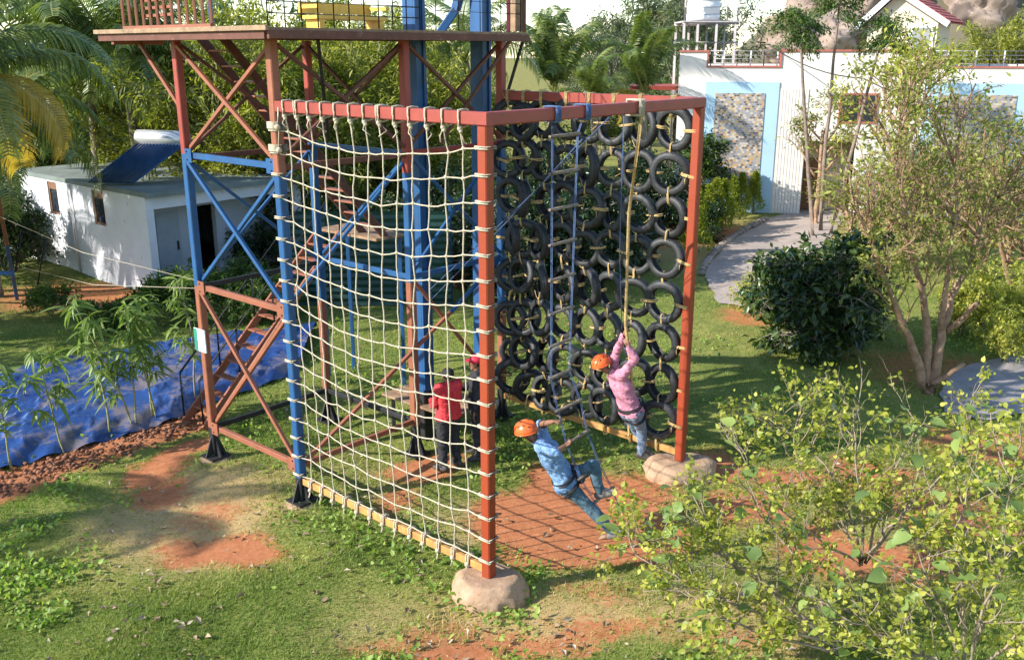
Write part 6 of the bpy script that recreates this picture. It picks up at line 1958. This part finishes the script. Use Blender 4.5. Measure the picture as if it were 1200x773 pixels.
# tall slim feathery trees
def feathery(label, px, py_top, Y, px_base, seed):
    rg = np.random.default_rng(seed)
    b = at(px_base, 250, Y); t = at(px, py_top, Y)
    root = thing('feathery_tree', label, 'tree', (b.x, Y, -0.05))
    top = Vector((t.x - b.x, 0, t.z))
    mb = MB(); pts = [Vector((top.x * k / 10 + rg.normal(0, 0.02), rg.normal(0, 0.02), top.z * k / 10)) for k in range(11)]
    mb.tube(pts, [0.085 - 0.005 * k for k in range(11)], 8)
    o = bpy.data.objects.new('trunk', mb.mesh('trunk', mat('dark_slim_bark', (0.22, 0.165, 0.13), 0.9, 0.3))); COL.objects.link(o); o.parent = root
    cs, ds = [], []
    fbm_ = MB()
    for k in range(24):
        a = k * 2.4; lv = rg.random()
        p = pts[-1] - Vector((0, 0, 0.9 * lv)); d = Vector((math.cos(a), math.sin(a), 0.45 - 0.75 * lv))
        bp, br_, bd = branch(rg, p, d, 0.75 + 0.35 * rg.random(), 0.013, 0.005, 6, 0.08, -0.10)
        fbm_.tube(bp, br_, 4, cap=False)
        for i in range(1, 7):
            for j in range(16):
                cs.append(list(bp[i] + Vector(rg.normal(0, 0.10, 3)))); ds.append(list((bp[i] - bp[i - 1]).normalized() + Vector(rg.normal(0, 0.4, 3))))
    fo = bpy.data.objects.new('branches', fbm_.mesh('branches', M_STEM)); COL.objects.link(fo); fo.parent = root
    cm = leaf_mesh('crown', np.array(cs), np.array(ds), (0.08, 0.18), 0.4, L_MID, rg)
    o = bpy.data.objects.new('crown', cm); COL.objects.link(o); o.parent = root
feathery('tall slim tree with a feathery tuft against the sky by the water tank', 936, 8, 33, 955, 1)
feathery('tall slim leaning tree with feathery crown in front of the gabled house', 1040, 15, 33.5, 975, 2)
feathery('slim tree topped by feathery leaves before the boulders', 985, -20, 34, 962, 3)

# small tree against the mosaic
q = gr(828, 262); plant('small_round_tree', 'small round dark tree standing against the mosaic by the tyre wall', 'tree', (q.x, q.y + 0.6, -0.05),
      tree_meshes(430, 2.0, 0.06, 3, (7, 6, 4), 0.85, 15, 0.10, (0.10, 0.20), 0.45, L_MID, M_GBARK, shrink=0.6, start=0.4, lean=0.25, minr=0.006), None, 0.5, 1.15)
# bank of scrub on the far hillside and beside the house
for k, (px, Y, z, s) in enumerate(((1165, 60, 4.6, 1.1), (1195, 62, 4.6, 1.2), (1140, 62, 4.2, 1.0), (905, 78, 3.0, 0.6), (880, 80, 3.0, 0.55), (925, 78, 3.0, 0.5), (855, 76, 2.5, 0.6), (830, 70, 2.5, 0.7))):
    q = at(px, 300, Y)
    plant('hillside_tree', 'olive scrub tree ' + WHERE['hillside_tree'][k], 'tree', (q.x, Y, z - 4.0), mid[k % 2] if k > 2 else bam[k % 2], 'scrub trees behind the building', k * 1.1, s * 1.05)

# lime conifers along the path
def conifer(seed):
    rg = np.random.default_rng(seed); n = 1500
    z = rg.random(n) ** 0.8; r = 0.30 * (1 - z) ** 0.75 * (0.35 + 0.65 * rg.random(n) ** 0.5) * (1 + 0.25 * np.sin(9 * z + rg.random() * 6))
    a = rg.random(n) * 6.283
    c = np.stack([np.cos(a) * r, np.sin(a) * r, 0.08 + 1.05 * z], 1)
    d = np.stack([np.cos(a) * 0.5, np.sin(a) * 0.5, np.full(n, 1.0)], 1)
    cm = leaf_mesh('foliage', c, d, (0.05, 0.11), 0.3, L_CONIF, rg, droop=0)
    mb = MB(); mb.tube([(0, 0, -0.03), (0, 0, 0.9)], [0.03, 0.01], 6)
    return mb.mesh('stem', M_GBARK), cm
con = [conifer(1), conifer(2)]
for k, (px, py, s) in enumerate(((824, 300, 1.35), (838, 283, 1.2), (846, 272, 1.2), (855, 270, 1.15), (866, 262, 1.1), (876, 256, 1.1), (891, 250, 1.05), (818, 285, 1.0), (832, 268, 1.0))):
    q = gr(px, py); plant('lime_conifer', 'small lime green conifer in the row edging the grey path', 'conifer', (q.x - 0.3, q.y, 0), con[k % 2], 'conifers along the path', k * 1.3, s * 1.4, ('stem', 'foliage'))

# ================================================================== FOREGROUND SHRUBS
def broad_leaf(seed):
    rg = np.random.default_rng(seed)
    out_ = [(0.0, 0.0), (-0.012, 0.045), (0.03, 0.078), (0.08, 0.082), (0.13, 0.06), (0.175, 0.028), (0.20, 0.0)]
    V = []; F = []
    for k, (x, w) in enumerate(out_):
        z = -0.9 * x * x * (0.6 + 0.6 * rg.random())
        V += [(x, -w, z + w * 0.28), (x, 0, z), (x, w, z + w * 0.28)]
        if k: b = (k - 1) * 3; F += [(b, b + 3, b + 4, b + 1), (b + 1, b + 4, b + 5, b + 2)]
    return np_mesh('leaf', np.array(V), np.array(F), L_BIG, np.full(len(V), 0.25 + 0.55 * rg.random()), smooth=True)
bleaf = [broad_leaf(s) for s in range(5)]
def fshrub(label, base, specs, seed, nbig, small):
    """specs: stems as lists of (px, py, Y)"""
    rg = np.random.default_rng(seed)
    t = thing('mulberry_shrub', label, 'shrub', base)
    allb = []; ends = []
    mb = MB()
    for sp in specs:
        pts = [at(*p) for p in sp]
        full = []
        for k in range(len(pts) - 1):
            for j in range(3): full.append(pts[k].lerp(pts[k + 1], j / 3) + Vector(rg.normal(0, 0.014, 3)))
        full.append(pts[-1]); n = len(full)
        mb.tube(full, [0.019 - 0.013 * k / (n - 1) for k in range(n)], 6)
        for i in range(2, n):
            for c_ in range(2 if rg.random() < 0.65 else 1):
                d = (full[i] - full[i - 1]).normalized(); s, u_ = perp(d); a = rg.random() * 6.28
                nd = d * 0.7 + (s * math.cos(a) + u_ * math.sin(a)) * 0.8 + Vector((0, 0, 0.2))
                b_ = skeleton(rg, full[i], nd, 0.62 * (0.5 + 0.8 * rg.random()), 0.008, 1, (4,), 0.7, 0.6, 0.16, 0.05, 0.2)
                allb += b_
                if b_: ends.append((b_[0][0][-1], b_[0][0][-1] - b_[0][0][0])); ends.append((b_[0][0][3], b_[0][0][-1] - b_[0][0][0]))
        ends.append((full[-1], full[-1] - full[-2]))
    for pts, rad, lv in allb: mb.tube(pts, rad, 4, cap=False)
    mb.build('stems', M_TWIG, t)
    c, d = leaf_points(rg, allb, 1, small * 2.3, 0.05, 0.40)
    cm = leaf_mesh('foliage', c - np.array(base), d, (0.035, 0.085), 0.72, L_YELLOW, rg, rounded=True)
    o = bpy.data.objects.new('foliage', cm); COL.objects.link(o); o.parent = t
    for k in range(nbig):
        p, d = ends[int(rg.integers(len(ends)))]
        p = p + Vector(rg.normal(0, 0.07, 3)) - Vector(base)
        a = rg.uniform(0, 6.28); el = rg.uniform(-0.6, 0.5)
        rot = (Matrix.Rotation(a, 4, 'Z') @ Matrix.Rotation(-el, 4, 'Y') @ Matrix.Rotation(rg.normal(0, 0.6), 4, 'X')).to_quaternion()
        place('leaf', bleaf[int(rg.integers(5))], t, p, rot, float(rg.uniform(0.4, 1.0)))
b1 = gr(1012, 660)
fshrub('sprawling yellow green shrub with pale twigs rooted in the red earth', (b1.x, b1.y, 0.0),
       [[(1010, 660, 10.2), (1000, 615, 10.3), (985, 570, 10.5), (955, 530, 10.8), (900, 490, 11.2)], [(1012, 660, 10.2), (1030, 600, 10.2), (1050, 545, 10.2), (1075, 500, 10.4)], [(1010, 660, 10.2), (1010, 600, 10.0), (1005, 540, 10.0), (1000, 480, 10.2)],
        [(1008, 660, 10.2), (970, 640, 10.0), (920, 600, 9.8), (880, 555, 9.9), (862, 520, 10.0)], [(1014, 660, 10.2), (1060, 600, 10.4), (1110, 550, 10.7), (1135, 490, 10.9)], [(1012, 660, 10.1), (1040, 620, 9.9), (1085, 575, 9.9), (1150, 520, 10.1)],
        [(1010, 660, 10.2), (985, 610, 10.4), (940, 560, 10.8), (930, 510, 11.0), (940, 470, 11.2)]], 501, 75, 5.5)
b2 = gr(960, 745)
fshrub('low leafy shrub with large heart-shaped leaves spreading over the lawn', (b2.x, b2.y, 0.0),
       [[(985, 760, 8.6), (930, 710, 8.6), (870, 665, 8.8), (830, 620, 9.0), (812, 580, 9.1)], [(985, 760, 8.6), (920, 735, 8.5), (860, 705, 8.5), (800, 680, 8.7), (745, 650, 8.9)], [(980, 760, 8.6), (900, 690, 8.9), (850, 650, 9.1), (790, 630, 9.4), (740, 640, 9.4)],
        [(985, 760, 8.6), (950, 700, 8.8), (930, 650, 9.0), (900, 610, 9.2)], [(985, 765, 8.6), (900, 745, 8.4), (850, 725, 8.4), (815, 700, 8.5)]], 502, 110, 5.5)
b3 = gr(1140, 800)
fshrub('dense shrub with broad green leaves and bare grey canes near the patio side', (b3.x, b3.y, 0.0),
       [[(1130, 790, 7.9), (1105, 720, 7.9), (1085, 670, 8.0), (1070, 630, 8.1)], [(1130, 790, 7.9), (1160, 700, 7.9), (1175, 620, 8.0), (1190, 540, 8.2)], [(1130, 790, 7.9), (1150, 730, 7.7), (1165, 680, 7.6), (1200, 620, 7.7)],
        [(1130, 790, 7.9), (1130, 700, 8.2), (1120, 620, 8.5), (1140, 550, 8.8)], [(1125, 790, 7.8), (1060, 755, 7.6), (1010, 735, 7.6), (985, 720, 7.7)], [(1130, 795, 7.7), (1090, 770, 7.4), (1040, 760, 7.4)], [(1130, 790, 7.8), (1180, 760, 7.6), (1230, 700, 7.6)]], 503, 115, 5)
